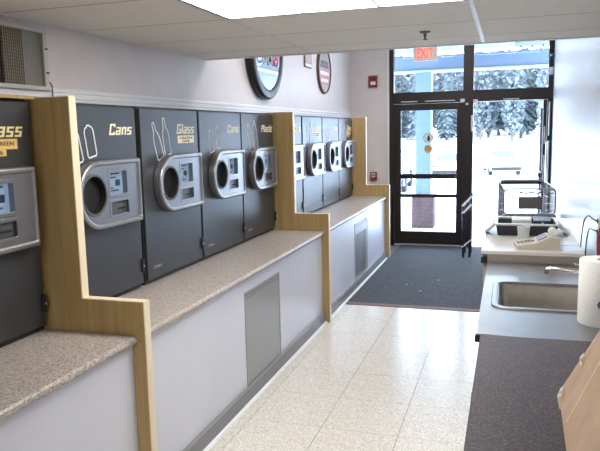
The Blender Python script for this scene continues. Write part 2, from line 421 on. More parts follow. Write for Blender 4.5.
# ------------------------------------------------------------------ storefront
def storefront():
    fr = struct_empty('trim_3', 'dark bronze metal frame around the glass doors and transoms', 'trim', (0, YF, 0))
    y0, y1 = -0.03, 0.09
    def part(n, x0, x1, z0, z1, a=y0, b=y1, m='bronze_frame', par=fr): return box(n, x0, x1, a, b, z0, z1, m, par, 0.003)
    part('jamb', -1.715, -1.648, 0, 3.05); part('jamb', 0.492, 0.558, 0, 3.05)
    part('mullion', -0.648, -0.505, 2.283, 3.05); part('mullion', -0.648, -0.505, 0, 2.12)
    part('transom_bar', -1.648, 0.492, 2.12, 2.283)
    part('head', -1.648, 0.492, 2.98, 3.05)
    part('highlight_strip', -1.54, -1.30, 2.142, 2.156, y0-0.02, y0, 'bronze_light'); part('highlight_strip', -1.19, -0.76, 2.142, 2.156, y0-0.02, y0, 'bronze_light')  # pale strips imitate the specular lines along the transom bar
    part('highlight_strip', -0.10, 0.12, 2.135, 2.148, y0-0.02, y0, 'bronze_light')
    part('bracket', -0.685, -0.625, 2.12, 2.165, y0-0.03, y0, 'bronze_light'); part('bracket', -0.61, -0.575, 2.075, 2.105, y0-0.03, y0, 'bronze_light')
    part('bracket', -0.505, -0.445, 2.10, 2.15, y0-0.03, y0, 'bronze_light'); part('strike_plate', -0.535, -0.508, 1.70, 1.93, y0-0.006, y0, 'bronze_light')
    # transom panes
    w1 = struct_empty('window_1', 'left transom pane above the closed glass door', 'window', (0, YF+0.03, 0))
    box('pane', -1.646, -0.650, 0, 0.008, 2.285, 2.978, 'door_glass', w1)
    w2 = struct_empty('window_2', 'right transom pane above the open doorway', 'window', (0, YF+0.03, 0))
    box('pane', -0.503, 0.490, 0, 0.008, 2.285, 2.978, 'door_glass', w2)
    # sensor and switch on the right jamb
    s = thing('door_sensor', 'small round sensor high on the right door jamb', 'sensor', (0.525, YF-0.03, 2.70))
    lathe('housing', [(0, 0), (0.045, 0), (0.045, -0.03), (0.03, -0.05), (0, -0.055)], 'tray_dark', s, 16, axis='Y')
    lathe('lens', [(0, -0.03), (0.016, -0.05), (0.012, -0.062), (0, -0.066)], 'plastic_pale', s, 12, (-0.012, 0, 0.006), 'Y')
    s = thing('door_switch', 'small white box on the right jamb below the round sensor', 'switch', (0.525, YF-0.03, 2.50))
    box('housing', -0.028, 0.028, -0.03, 0, -0.05, 0.05, 'plastic_pale', s, 0.004); box('button', -0.012, 0.012, -0.038, -0.03, -0.02, 0.02, 'cap_white', s, 0.002)
    # closed left leaf
    d = struct_empty('door_1', 'closed glass door with two dark crossbars', 'door', (0, YF, 0))
    p = lambda n, x0, x1, z0, z1, m='bronze_frame': box(n, x0, x1, -0.005, 0.04, z0, z1, m, d, 0.003)
    p('stile', -1.646, -1.545, 0.005, 2.117); p('stile', -0.735, -0.650, 0.005, 2.117)
    p('top_rail', -1.545, -0.735, 2.02, 2.117); p('bottom_rail', -1.545, -0.735, 0.005, 0.22)
    box('push_bar', -1.545, -0.735, -0.045, -0.005, 1.02, 1.09, 'bronze_frame', d, 0.006); p('crossbar', -1.545, -0.735, 0.735, 0.785)
    box('pane', -1.545, -0.735, 0.014, 0.022, 0.22, 2.02, 'door_glass', d)
    box('sweep', -1.64, -0.655, -0.012, -0.005, 0.006, 0.03, 'bronze_light', d)
    # stickers on the glass
    g = thing('pictogram_sticker', 'round white sticker with a black figure on the door glass', 'sticker', (-1.145, YF+0.013, 1.616))
    lathe('ring', [(0, 0), (0.070, 0), (0.070, -0.001), (0, -0.001)], 'black', g, 28, axis='Y')
    lathe('disc', [(0, -0.001), (0.060, -0.001), (0.060, -0.002), (0, -0.002)], 'sticker_white', g, 28, axis='Y')
    bm = bmesh.new()
    add_lathe(bm, [(0, -0.002), (0.014, -0.002), (0.014, -0.003), (0, -0.003)], 14, (0.005, 0, 0.028), 'Y')
    add_box(bm, -0.012, 0.024, -0.003, -0.002, -0.042, 0.014, 0.0)
    from_bm('figure', bm, 'black', g)
    g = thing('orange_sticker', 'round orange sticker below the black and white one on the door glass', 'sticker', (-1.143, YF+0.013, 1.456))
    lathe('disc', [(0, 0), (0.060, 0), (0.060, -0.001), (0, -0.001)], 'sticker_orange', g, 28, axis='Y')
    for dz, wd in ((0.018, 0.035), (0.0, 0.045), (-0.018, 0.035)): box('print_line', -wd, wd, -0.002, -0.001, dz-0.003, dz+0.003, 'core_brown', g)
    # open right leaf, swung outwards against the right side
    d = struct_empty('door_2', 'glass door standing open, seen almost edge on', 'door', (0.487, YF+0.075, 0))
    q = lambda n, u0, u1, z0, z1, m='bronze_frame', a=-0.045, b=0.0: box(n, a, b, u0, u1, z0, z1, m, d, 0.003)
    q('stile', 0.0, 0.10, 0.005, 2.117); q('stile', 0.88, 0.98, 0.005, 2.117); q('top_rail', 0.10, 0.88, 2.02, 2.117); q('bottom_rail', 0.10, 0.88, 0.005, 0.22)
    q('crossbar', 0.10, 0.88, 0.735, 0.785); q('push_bar', 0.10, 0.88, 1.02, 1.09, 'bronze_frame', -0.085, -0.045)
    box('pane', -0.028, -0.020, 0.10, 0.88, 0.22, 2.02, 'door_glass', d)
    q('hinge_plate', -0.02, 0.0, 1.50, 1.75, 'bronze_light', -0.03, -0.01); q('hinge_plate', -0.02, 0.0, 0.9, 1.35, 'bronze_light', -0.03, -0.01)
    # weatherstrip / bright pull along the right jamb
    tube('pull_rod', [(0.515, -0.06, 0.3), (0.515, -0.06, 1.55)], 0.012, 'bronze_light', fr)
    tube('pull_rod', [(0.515, -0.06, 1.62), (0.515, -0.06, 2.08)], 0.008, 'bronze_light', fr)
storefront()

# ------------------------------------------------------------------ entrance mat
def mat():
    m = thing('entrance_mat', 'large dark grey carpet mat in front of the glass doors', 'mat', (0, 6.30, 0))
    bm = bmesh.new(); add_box(bm, -1.549, XR-0.004, 0.05, YF-6.30-0.01, -0.003, 0.010, 0.003)
    from_bm('carpet', bm, 'mat_carpet', m)
    prism('edge_strip', [(0.0, -0.003), (0.0, 0.003), (0.04, 0.011), (0.055, 0.011), (0.055, -0.003)], 'X', -1.549, XR-0.004, 'mat_edge', m)
    k = 0
    for (x, y) in ((-1.068, 7.22), (-0.75, 7.50), (-0.88, 6.95)):
        bm = bmesh.new(); bmesh.ops.create_icosphere(bm, subdivisions=1, radius=0.012)
        for v in bm.verts: v.co *= random.uniform(0.7, 1.2); v.co.z *= 0.6
        o = from_bm('paper_scrap', bm, 'crumb', None, (x, y, 0.016))
        tag(o, ['scrap of white litter on the mat, nearest the left counter', 'scrap of white litter on the mat, farthest right of the three', 'scrap of white litter on the mat, nearest the tile floor'][k], 'litter', 'litter on the mat'); k += 1
mat()

# ------------------------------------------------------------------ left counters and dividers
DIV = [2.478, 5.627, 8.775]; DT = 0.052
def left_side():
    names = ['birch plywood divider with a stepped front, nearest the camera', 'birch plywood divider between the two long banks of machines', 'birch plywood divider at the far end beside the glass doors']
    poly = [(XL+0.002, 0), (-1.541, 0), (-1.541, 1.007), (-1.86, 1.007), (-1.86, 1.922), (XL+0.002, 1.922)]
    for y, lb in zip(DIV, names):
        t = thing('wood_divider', lb, 'divider', (0, y, 0), 'plywood dividers')
        prism('panel', poly, 'Y', 0.0, DT, 'plywood', t)
        e = 0.004; a, b = 0.002, DT-0.002
        box('edge_band', -1.541, -1.541+e, a, b, 0.0, 1.007+e, 'plywood_edge', t)
        box('edge_band', -1.86+e, -1.541, a, b, 1.007, 1.007+e, 'plywood_edge', t)
        box('edge_band', -1.86, -1.86+e, a, b, 1.007, 1.922+e, 'plywood_edge', t)
        box('edge_band', XL+0.018, -1.86, a, b, 1.922, 1.922+e, 'plywood_edge', t)
    sec = [(0.0, DIV[0]), (DIV[0]+DT, DIV[1]), (DIV[1]+DT, DIV[2])]
    wh = ['nearest the camera', 'in the middle section', 'at the far end']
    for k, (y0, y1) in enumerate(sec):
        y0 += 0.001; y1 -= 0.001
        # worktop with rolled front edge
        zt, zb, xf = 0.853, 0.815, -1.575; r = 0.019
        prof = [(XL+0.004, zt), (xf-r, zt)]
        for i in range(1, 8):
            a = math.radians(90-180*i/8); prof.append((xf-r+r*math.cos(a), (zt+zb)/2+r*math.sin(a)))
        prof += [(xf-r, zb), (XL+0.004, zb)]
        o = prism('worktop', prof, 'Y', y0, y1, 'granite_laminate', None, True)
        o.data.set_sharp_from_angle(angle=math.radians(50))
        tag(o, 'pinkish speckled laminate worktop ' + wh[k] + ' under the machines', 'worktop', 'left worktops')
        b = thing('counter_base', 'white fronted counter base ' + wh[k] + ' below the speckled worktop', 'counter', (0, y0, 0), 'left counter bases')
        box('carcass', XL+0.004, -1.625, 0, y1-y0, 0.0, zb, 'machine_body', b)
        box('front_panel', -1.625, -1.605, 0, y1-y0, 0.0, zb, 'panel_white', b)
        box('kick_board', -1.605, -1.580, 0, y1-y0, 0.0, 0.098, 'baseboard_grey', b, 0.002)
        prism('floor_strip', [(-1.580, 0), (-1.558, 0), (-1.562, 0.008), (-1.580, 0.012)], 'Y', 0, y1-y0, 'trim_white', b)
        vents = {1: (3.785, 4.447), 2: (6.945, 7.61)}
        if k in vents:
            a0, a1 = vents[k][0]-y0, vents[k][1]-y0
            v = box('access_panel', -1.605, -1.600, a0, a1, 0.10, 0.728, 'vent_grey', b, 0.001)
            w = (a1-a0)
            for zz in (0.708, 0.690): box('flange_line', -1.600, -1.5975, a0+0.012, a1-0.012, zz-0.003, zz+0.003, 'baseboard_grey', v)
            box('edge_fold', -1.600, -1.5975, a1-0.014, a1-0.003, 0.12, 0.72, 'vent_grey', v)
            if k == 2:
                for i in range(9): box('louvre', -1.600, -1.597, a0+0.05+i*0.062, a0+0.062+i*0.062, 0.13, 0.60, 'slot_grey', v)
left_side()

# ------------------------------------------------------------------ recycling machines
MW = 0.750
ZM0 = 0.853
def d_outline(l, r_, zc, h, n=18, rc=0.008):
    pts = []
    cx = l+h
    for i in range(n+1):
        a = math.radians(90+180*i/n); pts.append((cx+h*math.cos(a), zc+h*math.sin(a)))
    for i in range(5):
        a = math.radians(-90+90*i/4); pts.append((r_-rc+rc*math.cos(a), zc-h+rc+rc*math.sin(a)))
    for i in range(5):
        a = math.radians(0+90*i/4); pts.append((r_-rc+rc*math.cos(a), zc+h-rc+rc*math.sin(a)))
    return pts
HZ = 1.445
_bez_ring = plate_mesh([d_outline(0.118, 0.690, HZ, 0.178), d_outline(0.146, 0.668, HZ, 0.150)], 0.055, 0.011, FACE_X, 5)
_bez_in = plate_mesh([d_outline(0.1395, 0.6745, HZ, 0.1565), circle(0.250, 1.450, 0.097), rounded(0.385, 0.560, 1.430, 1.568, 0.010), rounded(0.385, 0.562, 1.325, 1.405, 0.008)], 0.046, 0.004, FACE_X)
_ring = plate_mesh([circle(0.250, 1.450, 0.108, 40), circle(0.250, 1.450, 0.095, 40)], 0.008, 0.003, FACE_X)
_scr_frame = plate_mesh([rounded(0.375, 0.570, 1.420, 1.578, 0.012), rounded(0.394, 0.551, 1.439, 1.559, 0.006)], 0.006, 0.002, FACE_X)
_slot_frame = plate_mesh([rounded(0.375, 0.572, 1.315, 1.413, 0.010), rounded(0.392, 0.555, 1.331, 1.398, 0.006)], 0.006, 0.002, FACE_X)
for _m in (_bez_ring, _bez_in, _ring, _scr_frame, _slot_frame):
    for _p in _m.polygons: _p.use_smooth = True
    _m.set_sharp_from_angle(angle=math.radians(35))
def smooth_closed(pts, n=6):
    out = []; m = len(pts)
    for i in range(m):
        p0, p1, p2, p3 = [Vector(pts[(i+k) % m]) for k in (-1, 0, 1, 2)]
        for k in range(n):
            t = k/n
            out.append(0.5*((2*p1)+(p2-p0)*t+(2*p0-5*p1+4*p2-p3)*t*t+(3*p1-p0-3*p2+p3)*t*t*t))
    return out
CAN = [(-.031, -.076), (.031, -.076), (.038, -.066), (.038, .058), (.026, .076), (.012, .078), (.010, .086), (-.010, .086), (-.012, .078), (-.026, .076), (-.038, .058), (-.038, -.066)]
BOTTLE = [(x*1.0, z*0.93) for x, z in [(-.036, -.125), (.036, -.125), (.038, -.118), (.038, .0), (.030, .035), (.016, .062), (.012, .118), (.008, .124), (-.008, .124), (-.012, .118), (-.016, .062), (-.030, .035), (-.038, .0), (-.038, -.118)]]
JUG = [(-.032, -.115), (.032, -.115), (.040, -.10), (.036, -.02), (.040, .03), (.030, .07), (.014, .098), (.014, .118), (-.014, .118), (-.014, .098), (-.030, .07), (-.040, .03), (-.036, -.02), (-.040, -.10)]
def outline_mesh(shape, scale=1.0):
    bm = bmesh.new()
    pts = [(0.0012, x*scale, z*scale) for x, z in shape]
    add_tube(bm, pts, 0.0042, 5, closed=True)
    for v in bm.verts: v.co.x *= 0.4
    bmesh.ops.recalc_face_normals(bm, faces=bm.faces)
    me = bpy.data.meshes.new('container_outline'); bm.to_mesh(me); bm.free(); me.materials.append(MATS['icon_white']); return me
ICON = {'Cans': outline_mesh(CAN), 'Glass': outline_mesh(BOTTLE), 'Plastic': outline_mesh(JUG)}
T = 0.17                                    # stroke width of the squared italic lettering, cap height 1
GLYPH = {                                   # width, list of bars (x0, x1, z0, z1)
    'C': (0.62, [(0, T, 0, 1), (T, .62, 0, T), (T, .62, 1-T, 1), (.62-T, .62, 1-.30, 1-T), (.62-T, .62, T, .28)]),
    'G': (0.66, [(0, T, 0, 1), (T, .66, 0, T), (T, .66, 1-T, 1), (.66-T, .66, T, .52), (.36, .66-T, .38, .52)]),
    'P': (0.62, [(0, T, 0, 1), (T, .62, 1-T, 1), (.62-T, .62, .46, 1-T), (T, .62-T, .42, .42+T)]),
    'a': (0.54, [(.03, .54-T, .72-.14, .72), (.54-T, .54, 0, .72), (0, .54-T, 0, .14), (0, T, .14, .42), (T, .54-T, .30, .42)]),
    'n': (0.54, [(0, T, 0, .72), (T, .54, .72-.15, .72), (.54-T, .54, 0, .72-.15)]),
    's': (0.50, [(0, .50, .58, .72), (0, T, .42, .58), (0, .50, .30, .42), (.50-T, .50, .14, .30), (0, .50, 0, .14)]),
    'l': (0.17, [(0, T, 0, 1)]),
    't': (0.36, [(.06, .06+T, 0, .92), (0, .06, .58, .72), (.06+T, .36, .58, .72), (.06+T, .36, 0, .14)]),
    'i': (0.17, [(0, T, 0, .72), (0, T, .83, 1)]),
    'c': (0.46, [(0, T, 0, .72), (T, .46, 0, .14), (T, .46, .58, .72)]),
}
def word_mesh(word, h, w, shear=0.30):
    bm = bmesh.new(); x = 0.0
    for ch in word:
        gw, bars = GLYPH[ch]
        for x0, x1, z0, z1 in bars: add_box(bm, 0, 0.0016, x+x0, x+x1, z0, z1)
        x += gw+0.13
    tot = x-0.13
    k = (w - shear*h)/tot
    for v in bm.verts: v.co = (v.co.x, v.co.y*k + shear*v.co.z*h, v.co.z*h)
    bmesh.ops.recalc_face_normals(bm, faces=bm.faces)
    me = bpy.data.meshes.new('lettering'); bm.to_mesh(me); bm.free(); return me
PARTS = {}
def shared(key, build, name, mat, parent, loc=None):
    """one mesh shared by every machine"""
    if key not in PARTS:
        PARTS[key] = build()
        PARTS[key].materials.clear(); PARTS[key].materials.append(MATS[mat])
    return link_mesh(name, PARTS[key], None, parent, loc)
def bm_mesh(fn):
    def f():
        bm = bmesh.new(); fn(bm); bmesh.ops.recalc_face_normals(bm, faces=bm.faces)
        me = bpy.data.meshes.new('part'); bm.to_mesh(me); bm.free(); return me
    return f
def machine(y0, kind, label, lab=None, yellow=False, wide=MW, near=False):
    D = lambda z: z - ZM0
    t = thing('recycling_machine', label, 'recycling machine', (-2.045, y0, ZM0), 'reverse vending machines')
    up = Matrix.Translation((0, 0, -ZM0))
    def P(key, build, name, mat, parent=None, loc=(0, 0, -ZM0)): return shared(key, build, name, mat, parent or t, loc)
    P('cab', bm_mesh(lambda bm: add_box(bm, -0.255, -0.022, 0.004, MW-0.004, 0.858, 1.915)), 'cabinet', 'machine_body')
    P('plinth', bm_mesh(lambda bm: add_box(bm, -0.255, -0.030, 0.002, MW-0.002, 0.853, 0.880)), 'plinth', 'black')
    P('door', bm_mesh(lambda bm: add_box(bm, -0.022, 0.0, 0.008, MW-0.008, 0.882, 1.903, 0.003)), 'front_door', 'machine_face')
    bz = P('ring', lambda: _bez_ring, 'bezel', 'bezel_steel')
    P('inner', lambda: _bez_in, 'bezel_face', 'bezel_inner', bz, (0, 0, 0))
    P('collar', lambda: _ring, 'intake_collar', 'slot_grey', bz, (0.044, 0, 0))
    def hole(bm): add_lathe(bm, [(0.0971, 0.05), (0.092, 0.012), (0, 0.010)], 32, (0, 0.250, 1.450), 'X')
    P('hole', bm_mesh(hole), 'intake_opening', 'black', bz, (0, 0, 0))
    P('sframe', lambda: _scr_frame, 'display_frame', 'bezel_inner', bz, (0.042, 0, 0))
    P('screen', bm_mesh(lambda bm: add_box(bm, 0.006, 0.012, 0.384, 0.561, 1.429, 1.569)), 'display', 'lcd', bz, (0, 0, 0))
    def ink(bm):
        for z, a, b in ((1.545, 0.41, 0.53), (1.525, 0.41, 0.50), (1.47, 0.42, 0.47), (1.455, 0.42, 0.52)): add_box(bm, 0.012, 0.0125, a, b, z-0.004, z+0.004)
        add_box(bm, 0.012, 0.0125, 0.49, 0.535, 1.478, 1.512)
    P('ink', bm_mesh(ink), 'display_print', 'lcd_ink', bz, (0, 0, 0))
    P('slframe', lambda: _slot_frame, 'slot_frame', 'bezel_inner', bz, (0.042, 0, 0))
    P('slot', bm_mesh(lambda bm: add_box(bm, 0.022, 0.032, 0.384, 0.563, 1.324, 1.406)), 'receipt_tray', 'slot_grey', bz, (0, 0, 0))
    P('slit', bm_mesh(lambda bm: add_box(bm, 0.032, 0.034, 0.47, 0.54, 1.352, 1.362)), 'receipt_slit', 'black', bz, (0, 0, 0))
    # lock
    lk = P('lock', lambda: plate_mesh([rounded(0.722, 0.746, 0.945, 1.030, 0.0118)], 0.012, 0.003, FACE_X), 'lock_plate', 'black')
    P('key', bm_mesh(lambda bm: add_lathe(bm, [(0, 0.016), (0.006, 0.016), (0.007, 0.012), (0.007, 0.0)], 12, (0, 0.736, 0.985), 'X')), 'keyhole', 'lock_metal', lk, (0, 0, 0))
    text('maker_mark', 'TOMRA', 0.020, (0.0005, 0.070, 0.938-ZM0), 'icon_dim', t, bold=0.01, width=0.105)
    # lettering
    h = {'Cans': 0.060, 'Glass': 0.062, 'Plastic': 0.060}[kind]; w = {'Cans': 0.232, 'Glass': 0.255, 'Plastic': 0.285}[kind]
    u0 = {'Cans': 0.476, 'Glass': 0.440, 'Plastic': 0.446}[kind]
    link_mesh('lettering', word_mesh(kind, h, w), 'letter_yellow' if yellow else 'letter_cream', t, (0.0005, u0, 1.752-ZM0))
    dz = {'Cans': (1.69, 1.718), 'Glass': (1.712, 1.735), 'Plastic': (1.705, 1.73)}[kind]
    for u, z, tilt in ((0.188, dz[0], 21 if kind != 'Cans' else 13), (0.298 if kind != 'Cans' else 0.308, dz[1], 12 if kind != 'Cans' else 10)):
        o = link_mesh('container_outline', ICON[kind], None, t, (0.0005, u, z-ZM0)); o.rotation_euler = (math.radians(tilt), 0, 0)
    if lab:
        ly = 'label_yellow' if yellow else 'letter_cream'
        if yellow:
            b1 = box('label_strip', 0.0, 0.0012, 0.420, 0.650, 1.700-ZM0, 1.744-ZM0, ly, t)
            text('label_text', 'GREEN', 0.018, (0.0012, 0.522, 1.716-ZM0), 'label_ink', b1, width=0.105, bold=0.01)
            b2 = box('label_strip', 0.0, 0.0012, 0.420, 0.580, 1.672-ZM0, 1.6995-ZM0, ly, t)
            text('label_text', 'CLEAR', 0.016, (0.0012, 0.472, 1.678-ZM0), 'label_ink', b2, width=0.09, bold=0.01)
        else:
            b1 = box('label_strip', 0.0, 0.0012, 0.452, 0.682, 1.690-ZM0, 1.740-ZM0, ly, t)
            text('label_text', 'GREEN', 0.016, (0.0012, 0.475, 1.717-ZM0), 'fire_red', b1, width=0.18, bold=0.01)
            text('label_text', 'CLEAR', 0.014, (0.0012, 0.515, 1.697-ZM0), 'label_ink', b1, width=0.10, bold=0.01)
    return t
def machines():
    machine(1.708, 'Glass', 'dark glass recycling machine nearest the camera, with a yellow label', 'y', True)
    machine(0.950, 'Plastic', 'dark plastic recycling machine at the near left edge beside the glass one')
    machine(2.575, 'Cans', 'dark recycling machine marked Cans just behind the nearest divider')
    machine(3.362, 'Glass', 'dark recycling machine marked Glass with a pale label, in the middle bank', 'p')
    machine(4.122, 'Cans', 'dark recycling machine marked Cans between the Glass and Plastic ones')
    machine(4.875, 'Plastic', 'dark recycling machine marked Plastic beside the middle divider')
    machine(5.730, 'Cans', 'first recycling machine of the far bank, partly hidden by the middle divider')
    machine(6.507, 'Glass', 'recycling machine marked Glass in the far bank, second from the middle divider', 'p')
    machine(7.266, 'Cans', 'recycling machine marked Cans in the far bank, third from the middle divider')
    machine(8.022, 'Glass', 'recycling machine with yellow wording at the far end of the far bank', 'y', True)
    h = box('header_board', XL+0.002, -2.035, 0.0, DIV[0]-0.001, 1.917, 1.932, 'plywood')
    tag(h, 'thin plywood board lying on top of the nearest machines', 'board')
machines()

# ------------------------------------------------------------------ left wall items
def wall_items():
    v = thing('wall_vent', 'louvred air vent in a pale frame high on the left wall', 'vent', (XL, 2.30, 1.985))
    a0, a1, h = 0.0, 0.605, 0.31
    bm = bmesh.new()
    add_box(bm, 0, 0.03, a0, a1, 0, 0.022, 0.003); add_box(bm, 0, 0.03, a0, a1, h-0.022, h, 0.003)
    add_box(bm, 0, 0.03, a0, a0+0.03, 0.022, h-0.022, 0.003); add_box(bm, 0, 0.03, a1-0.032, a1, 0.022, h-0.022, 0.003)
    from_bm('frame', bm, 'vent_frame', v)
    box('back', 0.001, 0.006, a0+0.03, a1-0.032, 0.022, h-0.022, 'vent_dark', v)
    for i in range(9):
        y = 0.445 + i*0.0145; 
        s = box('slat', 0.010, 0.014, -0.0065, 0.0065, 0.022, h-0.022, 'vent_slat', v); s.location = (0, y, 0); s.rotation_euler = (0, 0, math.radians(0))
    for i in range(10): box('crate_bar', 0.008, 0.022, 0.300+i*0.0145, 0.305+i*0.0145, 0.022, h-0.022, 'vent_crate', v)
    for j in range(17): box('crate_bar', 0.010, 0.018, 0.295, 0.437, 0.034+j*0.0155, 0.038+j*0.0155, 'vent_crate', v)
    for z in (0.09, 0.21): lathe('knob', [(0.004, 0.03), (0.004, 0.036), (0.006, 0.037), (0.006, 0.043), (0, 0.044)], 'vent_slat', v, 10, (0, a1-0.018, z), 'X')
    c = tube('wall_hook', [(XL+0.004, 2.935, 2.034), (XL+0.010, 2.935, 2.028), (XL+0.018, 2.935, 2.012), (XL+0.018, 2.935, 1.952)], 0.004, 'vent_slat')
    tag(c, 'short dark hook on the wall beside the air vent', 'hook')
    # round mirror sign
    s = thing('mirror_sign', 'large round mirrored sign with a thick black rim', 'sign', (XL, 6.09, 2.515))
    R = 0.450
    lathe('rim', [(0.352, 0.060), (0.356, 0.070), (0.372, 0.076), (0.420, 0.074), (0.442, 0.064), (R, 0.048), (R, 0.0)], 'sign_rim_black', s, 64, axis='X')
    lathe('mirror', [(0, 0.062), (0.354, 0.062)], 'sign_mirror', s, 64, axis='X')
    rr, zc = 0.3505, -0.195
    a0 = math.asin(zc/rr)
    pts = [(rr*math.cos(math.pi-a0+(2*a0+math.pi)*i/24), rr*math.sin(math.pi-a0+(2*a0+math.pi)*i/24)) for i in range(25)]
    prism('printed_water', pts, 'X', 0.0622, 0.0630, 'sign_water', s)
    prism('printed_snowfield', [(-0.285, zc), (0.285, zc), (0.292, zc+0.03), (-0.292, zc+0.03)], 'X', 0.0622, 0.0632, 'sign_cream', s)
    prism('printed_dome', [(0.17*math.cos(math.radians(180*i/16))-0.06, zc+0.03+0.05*math.sin(math.radians(180*i/16))) for i in range(17)], 'X', 0.0622, 0.0634, 'sign_dome', s)
    for i, (ch, m) in enumerate((('J', 'sign_letter_white'), ('A', 'sign_letter_white'), ('M', 'sign_letter_white'), ('S', 'sign_letter_red'))):
        u = -0.285 + i*0.142
        text('letter_shadow', ch, 0.27, (0.0636, u+0.016, zc+0.075), 'sign_letter_dark', s, shear=0.0, bold=0.03, width=0.135)
        text('letter', ch, 0.27, (0.0654, u, zc+0.085), m, s, shear=0.0, bold=0.02, width=0.115)
    # oval sign
    s = thing('round_plaque', 'smaller round plaque with brown rim and faded red lettering', 'sign', (XL, 8.29, 2.525))
    lathe('rim', [(0.272, 0.02), (0.278, 0.034), (0.295, 0.034), (0.302, 0.02), (0.302, 0.0)], 'sign_rim_brown', s, 48, axis='X')
    lathe('face', [(0, 0.021), (0.275, 0.021)], 'sign_face_grey', s, 48, axis='X')
    prism('printed_band', [(-0.255, -0.10), (-0.20, -0.185), (0.20, -0.185), (0.255, -0.10), (0.268, 0.03), (-0.268, 0.03)], 'X', 0.0215, 0.0225, 'sign_face_rose', s)
    for z, w, hh, m in ((0.09, 0.36, 0.05, 'sign_rim_brown'), (0.045, 0.42, 0.035, 'sign_letter_dark'), (-0.04, 0.40, 0.045, 'sign_letter_white'), (-0.13, 0.34, 0.04, 'sign_letter_white')):
        n = 6
        for i in range(n):
            a = -w/2 + i*w/n
            box('faded_letter', 0.0226, 0.0234, a+0.008, a+w/n-0.012, z-hh/2, z+hh/2, m, s)
    # small notice
    s = thing('framed_notice', 'small grey framed notice between the two round signs', 'notice', (XL, 7.46, 2.50))
    box('frame', 0, 0.02, 0, 0.27, 0, 0.40, 'vent_slat', s, 0.003); box('sheet', 0.02, 0.022, 0.015, 0.255, 0.045, 0.385, 'sign_face_grey', s); box('caption', 0.02, 0.022, 0.015, 0.255, 0.012, 0.04, 'sheet_white', s)
    # fire alarm on the front wall pier
    s = thing('fire_alarm', 'red fire alarm horn with a clear strobe on the front wall', 'fire alarm', (-1.958, YF, 2.465))
    box('housing', -0.068, 0.068, -0.045, 0, -0.085, 0.085, 'fire_red', s, 0.008, 2)
    box('strobe', -0.030, 0.044, -0.075, -0.045, -0.055, -0.005, 'strobe_clear', s, 0.008, 2)
    for i in range(4): box('sound_slot', -0.035+i*0.022, -0.022+i*0.022, -0.047, -0.045, 0.02, 0.06, 'black', s)
    s = thing('fire_pull_station', 'small red fire pull box low on the wall by the far divider', 'fire alarm', (-1.957, YF, 1.056))
    box('housing', -0.050, 0.050, -0.045, 0, -0.062, 0.062, 'fire_red', s, 0.005, 2)
    box('handle', -0.030, 0.030, -0.062, -0.045, -0.012, 0.010, 'strobe_clear', s, 0.003)
    box('name_plate', -0.032, 0.032, -0.047, -0.045, 0.028, 0.046, 'strobe_clear', s)
wall_items()

# ------------------------------------------------------------------ ceiling items
def ceiling_items():
    L1, L2, T2 = -1.405, -0.185, 3.213
    def light(x0, y0, z, lb):
        l = thing('ceiling_light', lb, 'ceiling light', (x0, y0, z), 'fluorescent ceiling panels')
        w, d = L2-L1, 0.61
        bm = bmesh.new()
        for a in ((0.011, w-0.011, 0.008, 0.028), (0.011, w-0.011, d-0.028, d-0.008), (0.011, 0.030, 0.028, d-0.028), (w-0.030, w-0.011, 0.028, d-0.028)):
            add_box(bm, a[0], a[1], a[2], a[3], -0.001, 0.012)
        from_bm('frame', bm, 'lamp_frame', l)
        box('lens', 0.030, w-0.030, 0.028, d-0.028, 0.003, 0.006, 'lamp_lens', l)
        for y in (0.16, 0.305, 0.45): box('lens_rib', 0.030, w-0.030, y-0.008, y+0.008, 0.0005, 0.003, 'lens_rib', l)
        for x in (0.42, 0.80): box('lens_rib', x-0.007, x+0.007, 0.028, d-0.028, 0.0008, 0.003, 'lens_rib', l)
    light(L1, T2-0.61, ZC, 'wide lit fluorescent panel set in the tiled ceiling')
    light(L1, T2-0.61*7, ZC, 'added unseen fluorescent panel in the tiled ceiling behind the camera')  # out of view, added to raise the ambient light
    light(-1.40, 7.7, ZH-0.013, 'added unseen fluorescent panel on the higher ceiling near the doors')  # unseen panel, added to lighten the entrance end
    light(-1.40, 5.5, ZH-0.013, 'added unseen fluorescent panel on the higher ceiling just past the low tiles')  # second added panel, hidden by the soffit, brightens far wall and machines
    s = thing('sprinkler_head', 'small brass sprinkler head hanging from the ceiling tiles', 'sprinkler', (-0.50, 4.10, ZC))
    lathe('escutcheon', [(0, 0.002), (0.034, 0.002), (0.030, -0.006), (0.012, -0.010), (0, -0.010)], 'brass_dark', s, 20)
    lathe('stem', [(0.010, -0.008), (0.010, -0.028), (0.006, -0.030), (0.006, -0.045), (0, -0.045)], 'brass_dark', s, 12)
    lathe('deflector', [(0, -0.045), (0.018, -0.045), (0.018, -0.049), (0, -0.049)], 'brass_dark', s, 16)
    e = thing('exit_sign', 'pale exit sign with red letters hanging before the left transom', 'exit sign', (-1.16, 9.55, 2.70))
    box('housing', -0.165, 0.165, -0.025, 0.025, 0.0, 0.215, 'exit_body', e, 0.006, 2)
    text('lettering', 'EXIT', 0.145, (-0.115, -0.0255, 0.035), 'exit_red', e, FACE_NY, bold=0.02, width=0.23)
    box('stem', -0.02, 0.02, -0.02, 0.02, 0.215, ZH-2.70-0.02, 'exit_body', e); box('canopy_plate', -0.06, 0.06, -0.04, 0.04, ZH-2.70-0.02, ZH-2.70, 'exit_body', e, 0.003)
ceiling_items()

